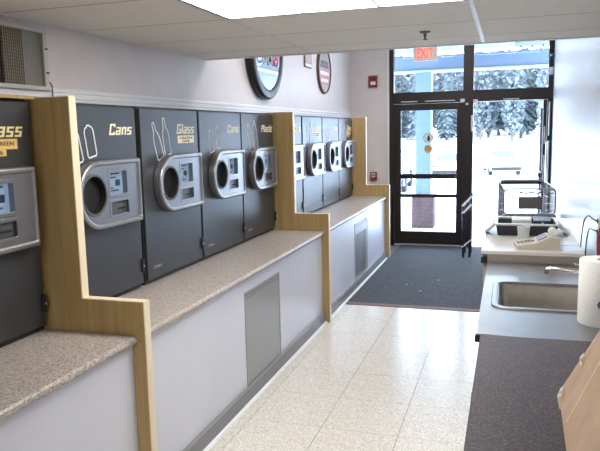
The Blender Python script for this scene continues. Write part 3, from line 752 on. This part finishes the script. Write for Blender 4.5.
# ------------------------------------------------------------------ right side counters
ZK = 0.90
def right_side():
    c = thing('laminate_counter', 'dark speckled laminate counter in the near right corner', 'counter', (0, 0, 0))
    box('worktop', -0.098, XR-0.003, -0.6, 2.715, 0.865, ZK, 'dark_laminate', c, 0.003)
    box('carcass', -0.075, XR-0.003, -0.58, 2.70, 0.10, 0.865, 'panel_white', c); box('toe_kick', -0.03, XR-0.003, -0.58, 2.69, 0.0, 0.10, 'baseboard_grey', c)
    for i in range(4):
        d = box('cabinet_door', -0.095, -0.075, -0.57+i*0.81, 0.22+i*0.81, 0.12, 0.85, 'panel_white', c, 0.003)
        tube('handle', [(-0.095, 0.14+i*0.81, 0.60), (-0.12, 0.14+i*0.81, 0.61), (-0.12, 0.14+i*0.81, 0.70), (-0.095, 0.14+i*0.81, 0.71)], 0.005, 'chrome', d)
    # sink unit
    s = thing('sink_counter', 'stainless steel sink counter behind the dark laminate counter', 'sink', (0, 0, 0))
    x0, x1, y0, y1 = -0.116, XR-0.003, 2.72, 4.255
    hole = rounded(-0.035, 0.43, 3.165, 3.685, 0.06, 6)
    deck = link_mesh('deck', plate_mesh([[(x0, y0), (x1, y0), (x1, y1), (x0, y1)], hole], 0.006, 0.0008, FACE_Z, 1), 'steel', s, (0, 0, ZK-0.006))
    rim = link_mesh('basin_rim', plate_mesh([rounded(-0.068, 0.463, 3.132, 3.718, 0.075, 6), rounded(-0.040, 0.435, 3.160, 3.690, 0.058, 6)], 0.010, 0.0042, FACE_Z, 3), 'steel', s, (0, 0, ZK-0.003))
    for p in rim.data.polygons: p.use_smooth = True
    # basin: rings of rounded rectangles going down
    bm = bmesh.new(); rings = []
    for ins, z, rr in ((0.0, 0.0, 0.06), (0.006, -0.01, 0.058), (0.012, -0.10, 0.055), (0.022, -0.145, 0.05), (0.05, -0.165, 0.04), (0.19, -0.172, 0.03)):
        pr = rounded(-0.037+ins, 0.432-ins, 3.163+ins, 3.687-ins, max(0.01, rr), 6)
        rings.append([bm.verts.new((px, py, ZK-0.004+z)) for px, py in pr])
    for a, b in zip(rings, rings[1:]):
        for k in range(len(a)): bm.faces.new((a[k], a[(k+1) % len(a)], b[(k+1) % len(a)], b[k]))
    bm.faces.new(rings[-1])
    bo = from_bm('basin', bm, 'steel_basin', s, smooth=True)
    for p in bo.data.polygons: p.use_smooth = True
    lathe('drain', [(0.042, 0.0), (0.040, 0.004), (0.030, 0.003), (0.026, -0.002), (0, -0.002)], 'chrome', s, 24, (0.20, 3.43, ZK-0.174))
    box('front_lip', x0, x1, y0, y0+0.004, ZK-0.032, ZK-0.006, 'black', s); box('side_lip', x0, x0+0.004, y0, y1, ZK-0.034, ZK-0.006, 'steel', s)
    box('corner_guard', x0-0.004, x0+0.022, y0-0.002, y0+0.012, ZK-0.036, ZK-0.008, 'black', s)
    box('carcass', -0.080, XR-0.003, 2.72, 4.25, 0.0, ZK-0.19, 'panel_white', s)
    box('apron', -0.080, -0.072, 2.72, 4.25, ZK-0.19, ZK-0.034, 'panel_white', s)
    box('seam_strip', x0+0.01, x1, y1-0.012, y1, ZK, ZK+0.008, 'steel', s, 0.002)
    f = thing('faucet', 'low steel faucet at the back right of the sink', 'faucet', (0.50, 3.60, ZK))
    lathe('base', [(0, 0), (0.030, 0), (0.028, 0.012), (0.016, 0.02), (0.015, 0.05), (0, 0.05)], 'chrome', f, 20)
    pts = [(0, 0, 0.045), (-0.02, 0.0, 0.075), (-0.10, 0.01, 0.090), (-0.20, 0.03, 0.098), (-0.275, 0.045, 0.100), (-0.295, 0.048, 0.092)]
    tube('spout', pts, [0.012, 0.012, 0.011, 0.010, 0.010, 0.010], 'chrome', f, 12)
    lathe('spout_tip', [(0, 0.002), (0.013, 0.002), (0.013, -0.022), (0.010, -0.022), (0, -0.018)], 'bezel_inner', f, 14, (-0.296, 0.048, 0.092))
    tube('lever', [(-0.005, 0.03, 0.05), (-0.06, 0.10, 0.085), (-0.15, 0.17, 0.105)], [0.008, 0.007, 0.006], 'chrome', f, 10)
    # raised checkout ledge
    k = thing('checkout_counter', 'raised pale counter behind the sink holding the adding machine', 'counter', (0, 4.26, 0))
    box('worktop', -0.158, 0.455, 0.0, 1.15, 0.948, 0.972, 'checkout_top', k, 0.004, 2)
    box('front_board', -0.118, 0.450, 0.002, 0.03, 0.0, 0.948, 'checkout_edge', k)
    box('side_board', -0.145, -0.12, 0.03, 1.14, 0.0, 0.948, 'cabinet_tan', k); box('side_board', 0.43, 0.45, 0.03, 1.14, 0.0, 0.948, 'cabinet_tan', k); box('back_board', -0.12, 0.43, 1.12, 1.14, 0.0, 0.948, 'cabinet_tan', k)
    box('bracket', -0.158, -0.122, -0.004, 0.03, 0.89, 0.928, 'black', k, 0.003)
right_side()

# ------------------------------------------------------------------ things on the right counters
def right_things():
    # paper towel roll
    r = thing('paper_towel_roll', 'upright white paper towel roll with a dark printed flower', 'paper towel', (0.388, 3.0, ZK+0.0005))
    rr, h = 0.089, 0.280
    lathe('roll', [(0.021, 0.0), (rr-0.003, 0.0), (rr, 0.004), (rr, h-0.005), (rr-0.004, h), (0.021, h-0.001), (0.021, h-0.05)], 'paper_white', r, 48)
    lathe('core', [(0.0205, 0.002), (0.0205, h-0.003), (0.018, h-0.003), (0.018, 0.05), (0, 0.05)], 'core_brown', r, 24)
    # printed sprig, petals lying on the paper facing the camera
    fa = math.atan2(-3.0, -0.385)+0.30
    bm = bmesh.new()
    def on(a, z): return (rr+0.0008)*math.cos(a), (rr+0.0008)*math.sin(a), z
    for i in range(9):
        b = 2*math.pi*i/9; u = [(0.004, -0.003), (0.022, -0.006), (0.034, 0.0), (0.022, 0.006), (0.004, 0.003)]
        vs = []
        for p, q in u:
            du = p*math.cos(b)-q*math.sin(b); dz = p*math.sin(b)+q*math.cos(b)
            vs.append(bm.verts.new(on(fa+du/rr, 0.17+dz)))
        bm.faces.new(vs)
    from_bm('printed_flower', bm, 'print_blue', r)
    for i, (du, dz) in enumerate(((-0.03, -0.07), (0.01, -0.085), (0.03, -0.06))):
        bm = bmesh.new(); vs = [bm.verts.new(on(fa+(du+a)/rr, 0.17+dz+b)) for a, b in ((0, -0.018), (0.008, 0), (0, 0.018), (-0.008, 0))]; bm.faces.new(vs)
        from_bm('printed_leaf', bm, 'print_blue', r)
    # cardboard box: body to the right, one flap folded down to the left
    b = thing('cardboard_box', 'open tan cardboard box with a flap folded out over the counter', 'box', (0, 0, 0))
    H = 1.280
    bm = bmesh.new()
    bx0, bx1, by0, by1, zz = 0.240, 0.548, 1.22, 1.66, ZK
    add_box(bm, bx0, bx0+0.006, by0, by1, zz, H); add_box(bm, bx1-0.006, bx1, by0, by1, zz, H)
    add_box(bm, bx0+0.006, bx1-0.006, by0, by0+0.006, zz, H); add_box(bm, bx0+0.006, bx1-0.006, by1-0.006, by1, zz, H)
    add_box(bm, bx0+0.006, bx1-0.006, by0+0.006, by1-0.006, zz, zz+0.006)
    from_bm('body', bm, 'cardboard', b)
    def sheet(name, quad, th, mat='cardboard', par=b):
        bm = bmesh.new(); q = [Vector(p) for p in quad]; n = (q[1]-q[0]).cross(q[2]-q[0]).normalized()*th
        A = [bm.verts.new(p) for p in q]; B = [bm.verts.new(p+n) for p in q]
        bm.faces.new(A); bm.faces.new(B[::-1]); m = len(q)
        for i in range(m): bm.faces.new((A[i], A[(i+1) % m], B[(i+1) % m], B[i]))
        return from_bm(name, bm, mat, par)
    A = Vector((0.133, 1.753, 1.05)); D0 = Vector((0.126, 1.437, 1.05))
    n1 = Vector((0.1335, 1.665, 1.05)); n2 = Vector((0.1365, 1.66, 1.051)); D = Vector((0.129, 1.22, 1.045))
    T1 = Vector((0.2365, 1.698, 1.277)); T0 = Vector((0.2365, by0, 1.277))
    fl = sheet('flap', [T0, D, n2, n1, A, T1], 0.005)
    e1 = (T1-A); e2 = (D-A)
    nn = (D-T0).cross(n2-T0).normalized()
    if nn.x > 0: nn = -nn
    def onflap(s, t, off=0.0065): return A + e1*s + e2*t + nn*off
    def strip(name, s0, t0, s1, t1, w, mat, par):
        p, q = onflap(s0, t0), onflap(s1, t1); d = (q-p).normalized(); c = nn.cross(d)*w
        return sheet(name, [p-c, q-c, q+c, p+c], 0.0006, mat, par)
    strip('scuff_mark', 0.10, 0.05, 0.16, 0.07, 0.006, 'sheet_white', fl); strip('scuff_mark', 0.07, 0.08, 0.12, 0.12, 0.005, 'sheet_white', fl)
    strip('scuff_mark', 0.52, 0.03, 0.58, 0.05, 0.006, 'sheet_white', fl); strip('scuff_mark', 0.50, 0.06, 0.52, 0.12, 0.003, 'letter_cream', fl)
    strip('crease', 0.12, 0.42, 0.95, 0.30, 0.002, 'letter_cream', fl)
    sheet('flap', [Vector((bx0+0.01, by1, H-0.006)), Vector((bx1-0.01, by1, H-0.006)), Vector((bx1-0.01, by1+0.12, H-0.14)), Vector((bx0+0.03, by1+0.12, H-0.14))], 0.005)
    sheet('flap', [Vector((bx1-0.012, by0+0.02, H)), Vector((bx1-0.012, by1-0.02, H)), Vector((bx1-0.008, by1-0.02, H+0.13)), Vector((bx1-0.008, by0+0.02, H+0.13))], 0.005)
    # adding machine
    Zt = 0.972
    a = thing('adding_machine', 'beige printing calculator with keypad on the raised counter', 'calculator', (0.18, 4.45, Zt), rotz=math.radians(-84))
    prism('body', [(-0.13, 0.0), (0.13, 0.0), (0.13, 0.075), (0.07, 0.080), (-0.01, 0.04), (-0.13, 0.022)], 'X', -0.10, 0.10, 'calc_body', a)
    a.children[0].rotation_euler = (0, 0, math.radians(0))
    # keypad sits on the front slope
    for i in range(5):
        for j in range(5):
            y = -0.118+j*0.022; z = 0.023+(y+0.13)*0.15
            box('key', -0.088+i*0.021, -0.072+i*0.021, y, y+0.016, z, z+0.008, 'calc_key' if i < 3 else 'calc_dark', a, 0.002)
    prism('display', [(0.005, 0.050), (0.062, 0.078), (0.060, 0.082), (0.003, 0.054)], 'X', -0.08, 0.05, 'calc_dark', a)
    lathe('paper_spool', [(0, -0.035), (0.026, -0.035), (0.026, 0.035), (0, 0.035)], 'sheet_white', a, 20, (-0.03, 0.105, 0.098), 'X')
    # paper tape standing up beside it
    o = thing('paper_cup', 'pale cup standing behind the keypad of the calculator', 'cup', (0.105, 4.66, Zt))
    lathe('cup_body', [(0, 0), (0.034, 0), (0.042, 0.098), (0.045, 0.100), (0.042, 0.102), (0.036, 0.10), (0.030, 0.01), (0, 0.01)], 'plastic_pale', o, 24)
    lathe('cup_base', [(0.034, 0), (0.036, 0), (0.036, 0.006), (0.034, 0.006)], 'cap_white', o, 24)
    # sheets of paper
    for i, (x, y, rz, lb) in enumerate(((0.385, 4.42, 0.2, 'loose white sheet of paper at the right end of the raised counter'), (0.375, 4.62, -0.15, 'white sheet of paper behind the loose one on the raised counter'))):
        s = box('paper_sheet', -0.065, 0.065, -0.085, 0.085, 0.0, 0.002, 'sheet_blue'); s.location = (x, y, Zt); s.rotation_euler = (0, 0, rz); tag(s, lb, 'paper', 'loose sheets')
    # dark tray with pale handles
    t = thing('storage_tray', 'dark plastic tray with pale rim and navy panel on the raised counter', 'tray', (0.13, 5.08, Zt))
    bm = bmesh.new(); w, d, h = 0.21, 0.19, 0.075
    outer = [(-w, -d), (w, -d), (w, d), (-w, d)]
    lo = [bm.verts.new((x*0.93, y*0.93, 0)) for x, y in outer]; hi = [bm.verts.new((x, y, h)) for x, y in outer]
    hin = [bm.verts.new((x*0.95, y*0.95, h)) for x, y in outer]; lin = [bm.verts.new((x*0.89, y*0.89, 0.008)) for x, y in outer]
    bm.faces.new(lo)
    for k in range(4):
        for A_, B_ in ((lo, hi), (hi, hin), (hin, lin)): bm.faces.new((A_[k], A_[(k+1) % 4], B_[(k+1) % 4], B_[k]))
    bm.faces.new(lin[::-1])
    from_bm('bin', bm, 'tray_dark', t)
    rimm = link_mesh('rim', plate_mesh([rounded(-w-0.012, w+0.012, -d-0.012, d+0.012, 0.02), rounded(-w+0.012, w-0.012, -d+0.012, d-0.012, 0.012)], 0.014, 0.004, FACE_Z), 'plastic_pale', t, (0, 0, h))
    box('navy_panel', 0.05, 0.17, -0.10, 0.16, 0.008, 0.10, 'plastic_navy', t, 0.004)
    prism('chevron', [(0.10, 0.0), (0.125, 0.045), (0.10, 0.09), (0.115, 0.09), (0.142, 0.045), (0.115, 0.0)], 'Y', -0.1015, -0.1000, 'cap_white', t)
    box('white_bundle', -0.10, 0.04, -0.05, 0.15, 0.008, 0.10, 'sheet_white', t, 0.01, 2)
    for s in (-1, 1):
        prism('side_handle', [(s*0.215, 0.06), (s*0.285, 0.005), (s*0.295, 0.015), (s*0.225, 0.085)], 'Y', -0.14, 0.10, 'plastic_pale', t)
    # bottle at the right edge
    b = thing('red_bottle', 'red bottle with white top at the right edge by the wall', 'bottle', (0.512, 3.86, ZK))
    lathe('bottle_body', [(0, 0), (0.040, 0), (0.044, 0.006), (0.044, 0.255), (0.036, 0.29), (0.024, 0.305), (0, 0.305)], 'red_plastic', b, 28)
    lathe('neck', [(0.020, 0.30), (0.018, 0.34), (0, 0.34)], 'cap_white', b, 18)
    lathe('cap', [(0, 0.33), (0.034, 0.33), (0.036, 0.34), (0.034, 0.40), (0.02, 0.412), (0, 0.412)], 'cap_white', b, 24)
    box('bottle_label', -0.0455, -0.0438, -0.02, 0.02, 0.07, 0.2, 'cap_white', b)
    # power cords on the wall
    def cord(pts, lb):
        P = [Vector(p) for p in pts]; out = []
        for i in range(len(P)-1):
            p0, p1, p2, p3 = P[max(i-1, 0)], P[i], P[i+1], P[min(i+2, len(P)-1)]
            for k in range(6):
                t = k/6; out.append(0.5*((2*p1)+(p2-p0)*t+(2*p0-5*p1+4*p2-p3)*t*t+(3*p1-p0-3*p2+p3)*t*t*t))
        out.append(P[-1])
        tag(tube('power_cord', out, 0.0045, 'cord_black', None, 8), lb, 'cord', 'power cords')
    cord([(0.549, 4.50, 1.14), (0.525, 4.52, 1.150), (0.51, 4.66, 1.155), (0.505, 4.85, 1.10), (0.50, 4.92, 1.0), (0.495, 4.92, 0.90), (0.49, 4.90, 0.70)], 'upper black cord looping down the right wall behind the bottle')
    cord([(0.549, 4.54, 1.07), (0.53, 4.58, 1.075), (0.525, 4.72, 1.06), (0.525, 4.82, 1.0), (0.52, 4.84, 0.9), (0.515, 4.84, 0.68)], 'lower black cord looping down the right wall behind the bottle')
    o = thing('wall_outlet', 'white power outlet on the right wall above the counter', 'outlet', (XR, 4.52, 1.105))
    box('plate', -0.008, 0, -0.04, 0.04, -0.065, 0.065, 'outlet_white', o, 0.002)
    for z in (0.035, -0.035): box('plug', -0.014, -0.008, -0.015, 0.015, z-0.016, z+0.016, 'cord_black', o, 0.003)
right_things()

# ------------------------------------------------------------------ shopping cart and stand by the doors
def cart():
    c = thing('shopping_cart', 'wire shopping cart parked by the open door against the right wall', 'shopping cart', (0.235, 8.0, 0), rotz=math.radians(6))
    # near end (front of the basket) at y=0, handle end at y=0.85
    def ring(y, w, z0, z1): return rounded(-w, w, z0, z1, 0.05, 4), y
    def frame(name, y, w, z0, z1, r):
        return tube(name, [(p[0], y, p[1]) for p in rounded(-w, w, z0, z1, 0.045, 4)], r, 'cart_wire', c, 6, True)
    frame('basket_frame', 0.0, 0.285, 0.735, 1.035, 0.013)
    frame('basket_frame', 0.75, 0.275, 0.60, 1.07, 0.010)
    bm = bmesh.new()
    for i in range(13):
        x = -0.26+i*0.0433; add_tube(bm, [(x, 0, 0.74), (x, 0, 1.03)], 0.0028, 4)
    for j in range(1, 6):
        z = 0.735+j*0.05; add_tube(bm, [(-0.28, 0, z), (0.28, 0, z)], 0.0028, 4)
    from_bm('front_grid', bm, 'cart_wire', c)
    for s in (-1, 1):
        bm = bmesh.new()
        for i in range(15):
            y = 0.03+i*0.051; f = y/0.75
            add_tube(bm, [(s*(0.283-0.008*f), y, 0.735-0.135*f), (s*(0.283-0.008*f), y, 1.035+0.035*f)], 0.0028, 4)
        for j in range(6):
            a = j/5
            add_tube(bm, [(s*0.284, 0, 0.735+0.30*a), (s*0.275, 0.75, 0.60+0.47*a)], 0.0035, 4)
        from_bm('side_grid', bm, 'cart_wire', c)
    bm = bmesh.new()
    for i in range(9):
        x = -0.26+i*0.065; add_tube(bm, [(x, 0, 0.735), (x, 0.75, 0.60)], 0.003, 4)
    for i in range(12):
        y = 0.04+i*0.062; add_tube(bm, [(-0.275, y, 0.735-0.18*y), (0.275, y, 0.735-0.18*y)], 0.003, 4)
    from_bm('floor_grid', bm, 'cart_wire', c)
    box('bumper', -0.30, 0.30, -0.025, 0.02, 0.690, 0.735, 'cart_wire', c, 0.008)
    zig = []
    for i in range(11): zig.append((-0.25+i*0.05, -0.03, 0.745 if i % 2 else 0.78))
    tube('zigzag_wire', zig, 0.006, 'cart_wire', c, 6)
    box('sign_panel', -0.125, 0.145, -0.020, -0.012, 0.80, 0.945, 'cart_sign', c, 0.003)
    pts = [(-0.12+i*0.03, -0.02, 0.99+0.012*math.sin(i*1.7)) for i in range(9)]
    tube('strap', pts, 0.009, 'cart_plastic', c, 6)
    # child seat and handle
    tube('handle', [(-0.25, 0.80, 1.055), (0.25, 0.80, 1.055)], 0.034, 'cart_plastic', c, 12)
    for s in (-1, 1): tube('handle_arm', [(s*0.255, 0.62, 0.98), (s*0.25, 0.80, 1.055)], 0.014, 'cart_plastic', c, 8)
    # chassis
    for s in (-1, 1):
        tube('chassis_bar', [(s*0.25, 0.74, 0.62), (s*0.26, 0.78, 0.30), (s*0.25, 0.72, 0.17), (s*0.19, 0.02, 0.15)], 0.012, 'cart_wire', c, 8)
        for y, x in ((0.74, 0.25), (0.03, 0.19)):
            w = lathe('wheel', [(0, -0.016), (0.05, -0.016), (0.062, -0.010), (0.062, 0.010), (0.05, 0.016), (0, 0.016)], 'cart_plastic', c, 20, (s*x, y, 0.062+0.012), 'X')
            box('caster_fork', s*x-0.024, s*x+0.024, y-0.014, y+0.014, 0.10, 0.165, 'cart_wire', c, 0.003)
    tube('chassis_bar', [(-0.25, 0.72, 0.17), (0.25, 0.72, 0.17)], 0.010, 'cart_wire', c, 8); tube('chassis_bar', [(-0.19, 0.04, 0.15), (0.19, 0.04, 0.15)], 0.010, 'cart_wire', c, 8)
    # stand at the middle post
    s = thing('folding_stand', 'narrow dark stand with silver crossbars before the middle door post', 'stand', (-0.53, 9.05, 0.0105))
    tube('leg', [(-0.035, -0.10, 0.0), (-0.045, -0.08, 0.72)], 0.016, 'stand_dark', s, 8); tube('leg', [(0.045, 0.28, 0.0), (0.055, 0.22, 0.86)], 0.013, 'stand_dark', s, 8)
    tube('leg', [(-0.035, 0.24, 0.0), (-0.045, 0.20, 0.72)], 0.013, 'stand_dark', s, 8); tube('leg', [(0.045, -0.06, 0.0), (0.055, -0.04, 0.86)], 0.016, 'stand_dark', s, 8)
    for z0, z1 in ((0.70, 0.83), (0.60, 0.72), (0.14, 0.24)):
        tube('crossbar', [(-0.055, -0.10, z0), (0.065, -0.06, z1)], 0.018, 'stand_silver', s, 8)
    prism('web_panel', [(-0.042, 0.15), (0.050, 0.22), (0.054, 0.66), (-0.044, 0.56)], 'Y', -0.08, -0.07, 'stand_dark', s)
cart()

# ------------------------------------------------------------------ outside
def ground_z(y):
    if y < 14: return -0.05
    if y < 40: return -0.05 - 1.05*((y-14)/26)
    return -1.10 + 2.6*min(1, (y-40)/30)
def outside():
    bm = bmesh.new(); ys = [YF+0.12, 12, 14, 20, 26, 32, 40, 46, 52, 58, 64, 70, 90, 120]
    xs = [-60, -30, -15, -8, -4, 0, 4, 8, 15, 30, 60]
    grid = [[bm.verts.new((x, y, ground_z(y) + (0.25*math.sin(x*0.31+y*0.17) if y > 44 else 0))) for x in xs] for y in ys]
    for a, b in zip(grid, grid[1:]):
        for k in range(len(xs)-1): bm.faces.new((a[k], a[k+1], b[k+1], b[k]))
    g = from_bm('ground', bm, 'snow', smooth=True); struct(g, 'bright snow-covered parking lot outside the doors', 'ground')
    # canopy over the entrance
    c = thing('entrance_canopy', 'pale corrugated canopy roof with a blue-grey beam outside', 'canopy', (0, YF, 0))
    bm = bmesh.new(); n = 60; x0, x1 = -5.0, 4.0; zt = 3.06
    top = []
    for i in range(n+1):
        x = x0+(x1-x0)*i/n; z = zt + (0.03 if i % 2 else 0.0)
        top.append((x, z))
    for k in range(n):
        (xa, za), (xb, zb) = top[k], top[k+1]
        vs = [bm.verts.new((xa, 0.13, za+0.0)), bm.verts.new((xb, 0.13, zb)), bm.verts.new((xb, 2.6, zb+0.03)), bm.verts.new((xa, 2.6, za+0.03))]
        bm.faces.new(vs)
    bmesh.ops.remove_doubles(bm, verts=bm.verts, dist=1e-4)
    ex = bmesh.ops.extrude_face_region(bm, geom=bm.faces[:])
    for v in ex['geom']:
        if isinstance(v, bmesh.types.BMVert): v.co.z += 0.05
    from_bm('roof_deck', bm, 'canopy_metal', c)
    box('beam', x0, x1, 2.02, 2.30, 2.77, 3.02, 'canopy_beam', c, 0.01)
    box('beam_flange', x0, x1, 1.98, 2.34, 2.745, 2.77, 'canopy_metal', c)
    l = thing('canopy_light', 'slim light fitting under the outside canopy', 'light fitting', (0.30, 11.0, 2.985))
    box('housing', -0.26, 0.26, -0.06, 0.06, 0.0, 0.07, 'canopy_metal', l, 0.01); box('diffuser', -0.24, 0.24, -0.045, 0.045, -0.02, 0.0, 'letter_cream', l, 0.008)
    for x in (-0.16, 0.0, 0.16): box('clip', x-0.01, x+0.01, -0.062, 0.062, -0.024, 0.01, 'slot_grey', l)
    # columns
    def column(x, y, lb):
        t = thing('canopy_column', lb, 'column', (x, y, -0.05))
        box('shaft', -0.135, 0.135, -0.135, 0.135, 0.60, 2.795, 'column_paint', t, 0.004)
        box('cap_stone', -0.215, 0.215, -0.215, 0.215, 0.585, 0.612, 'canopy_metal', t, 0.004)
        k = box('brick_base', -0.188, 0.188, -0.188, 0.188, 0.0, 0.585, 'mortar', t)
        rows = 8; rh = 0.585/rows; bw = 0.192
        bm = bmesh.new(); add_box(bm, 0.005, bw-0.005, -0.010, 0.03, 0.005, rh-0.005, 0.002)
        first = from_bm('brick', bm, 'brick', k); first.location = (-0.192, -0.188, 0)
        me = first.data; bm = bmesh.new(); add_box(bm, 0.005, bw/2-0.005, -0.010, 0.03, 0.005, rh-0.005, 0.002); halfo = None
        hm = bpy.data.meshes.new('half_brick'); bmesh.ops.recalc_face_normals(bm, faces=bm.faces); bm.to_mesh(hm); bm.free(); hm.materials.append(MATS['brick'])
        for side in range(4):
            rz = side*math.pi/2
            for r in range(rows):
                spots = [(-0.192, me), (0.0, me)] if r % 2 == 0 else [(-0.192, hm), (-0.096, me), (0.096, hm)]
                for u, mm in spots:
                    if side == 0 and r == 0 and u == -0.192: continue
                    o = link_mesh('brick', mm, None, k)
                    ca, sa = math.cos(rz), math.sin(rz); px, py = u, -0.188
                    o.location = (px*ca-py*sa, px*sa+py*ca, r*rh); o.rotation_euler = (0, 0, rz)
    column(-1.485, 12.12, 'blue painted column on a brick base seen through the closed door')
    # cars
    def car(x, y, rz, mat, lb, s=1.0):
        z = ground_z(y)
        t = thing('parked_car', lb, 'car', (x, y, z), 'cars in the lot', rz)
        # side profile along local y (length), front towards -y
        prof = [(-2.2, 0.32), (-2.2, 0.70), (-2.05, 0.86), (-1.15, 0.98), (-0.55, 1.42), (0.95, 1.45), (1.65, 1.02), (2.15, 0.95), (2.2, 0.55), (2.15, 0.32)]
        bm = bmesh.new(); rows = []
        for w, sc in ((-0.86, 0.0), (-0.80, 1.0), (0.80, 1.0), (0.86, 0.0)):
            rows.append([bm.verts.new((w*(1.0 if zz < 1.0 else 0.84), yy*(1.0 if sc else 0.985), zz if sc else min(zz, 1.40)*0.985+0.005)) for yy, zz in prof])
        for a, b in zip(rows, rows[1:]):
            for k in range(len(prof)): bm.faces.new((a[k], a[(k+1) % len(prof)], b[(k+1) % len(prof)], b[k]))
        bm.faces.new(rows[0]); bm.faces.new(rows[-1][::-1])
        from_bm('car_body', bm, mat, t)
        def quad(name, pts, m):
            bm = bmesh.new(); q = [Vector(p) for p in pts]; n = (q[1]-q[0]).cross(q[2]-q[0]).normalized()*0.015
            A = [bm.verts.new(p-n) for p in q]; B = [bm.verts.new(p+n) for p in q]; bm.faces.new(A); bm.faces.new(B[::-1])
            for i in range(4): bm.faces.new((A[i], A[(i+1) % 4], B[(i+1) % 4], B[i]))
            return from_bm(name, bm, m, t)
        quad('windscreen', [(-0.70, -1.10, 1.01), (0.70, -1.10, 1.01), (0.60, -0.60, 1.385), (-0.60, -0.60, 1.385)], 'car_glass')
        quad('rear_window', [(-0.70, 1.60, 1.055), (0.70, 1.60, 1.055), (0.60, 1.03, 1.40), (-0.60, 1.03, 1.40)], 'car_glass')
        for sd in (-1, 1):
            quad('side_window', [(sd*0.80, -0.95, 1.03), (sd*0.80, 1.45, 1.05), (sd*0.722, 0.90, 1.36), (sd*0.722, -0.52, 1.36)], 'car_glass')
            for yy in (-1.35, 1.35):
                lathe('wheel', [(0, -0.11), (0.26, -0.11), (0.33, -0.08), (0.33, 0.08), (0.26, 0.11), (0, 0.11)], 'tyre', t, 20, (sd*0.78, yy, 0.33), 'X')
            box('tail_lamp', sd*0.72-0.12, sd*0.72+0.12, 2.16, 2.22, 0.68, 0.82, 'tail_red', t); box('head_lamp', sd*0.65-0.15, sd*0.65+0.15, -2.22, -2.15, 0.62, 0.76, 'sheet_white', t)
        box('bumper', -0.82, 0.82, -2.26, -2.15, 0.34, 0.54, 'tyre', t, 0.02); box('bumper', -0.82, 0.82, 2.15, 2.26, 0.34, 0.54, 'tyre', t, 0.02)
    car(-0.45, 41, math.radians(8), 'car_white', 'white car parked far off, seen through the open doorway')
    car(-4.35, 24, math.radians(4), 'car_blue', 'dark blue car at the left edge of the closed door glass')
    car(-3.05, 38, math.radians(176), 'car_silver', 'silver car parked right of the column, seen through the closed door')
    # trees
    def tree_mesh(kind, seed):
        rnd = random.Random(seed); bm = bmesh.new()
        if kind == 'fir':
            for i in range(800):
                h = rnd.random()**0.9; rad = ((1-h)*0.8+0.25)*(0.5+0.5*rnd.random()); a = rnd.random()*6.283
                p = Vector((rad*math.cos(a), rad*math.sin(a), 0.5+h*7.6)); s = 0.30*(1.3-0.6*h)
                d = Vector((math.cos(a), math.sin(a), -0.5)).normalized(); w = Vector((-math.sin(a), math.cos(a), 0))
                bm.faces.new([bm.verts.new(p - d*s*1.2 + Vector((0, 0, .25))), bm.verts.new(p+w*s*0.8), bm.verts.new(p+d*s), bm.verts.new(p-w*s*0.8)])
        else:
            for i in range(1000):
                u = Vector((rnd.gauss(0, 1), rnd.gauss(0, 1), rnd.gauss(0, 1))).normalized()*(rnd.random()**0.4)
                p = Vector((u.x*1.1, u.y*1.1, 4.2+u.z*3.8)); s = 0.12+0.2*rnd.random()
                a = Vector((rnd.gauss(0, 1), rnd.gauss(0, 1), rnd.gauss(0, 1))).normalized(); b = a.orthogonal().normalized()
                bm.faces.new([bm.verts.new(p+a*s), bm.verts.new(p+b*s*0.7), bm.verts.new(p-a*s), bm.verts.new(p-b*s*0.7)])
        me = bpy.data.meshes.new('crown'); bm.to_mesh(me); bm.free(); me.materials.append(MATS['foliage' if kind == 'fir' else 'foliage_pale']); return me
    bm = bmesh.new(); add_tube(bm, [(0, 0, -0.6), (0, 0, 3.0), (0.05, 0, 7.5)], [0.16, 0.12, 0.04], 7)
    trunk = bpy.data.meshes.new('trunk'); bm.to_mesh(trunk); bm.free(); trunk.materials.append(MATS['bark'])
    crowns = [tree_mesh('fir', 1), tree_mesh('fir', 2), tree_mesh('leafy', 3), tree_mesh('leafy', 4)]
    lbl = ['dark conifer in the tree line beyond the snowy lot', 'dark conifer in the tree line beyond the snowy lot', 'pale bare-branched tree in the tree line beyond the snowy lot', 'pale bare-branched tree in the tree line beyond the snowy lot']
    for row, y in enumerate((60, 63.2, 66.4, 69.6)):
        for i in range(8):
            x = -13.5 + 2.75*i + (0.69*row) + random.uniform(-0.1, 0.1); yy = y+random.uniform(-0.15, 0.15); q = random.choice((0, 1, 2, 3))
            t = thing('conifer' if q < 2 else 'leafless_tree', lbl[q], 'tree', (x, yy, ground_z(yy)-0.2), 'conifers beyond the lot' if q < 2 else 'pale trees beyond the lot', random.uniform(0, 6.28))
            s = random.uniform(0.85, 1.0); t.scale = (s, s, s*random.uniform(0.95, 1.2))
            link_mesh('crown', crowns[q], None, t); link_mesh('trunk', trunk, None, t)
outside()
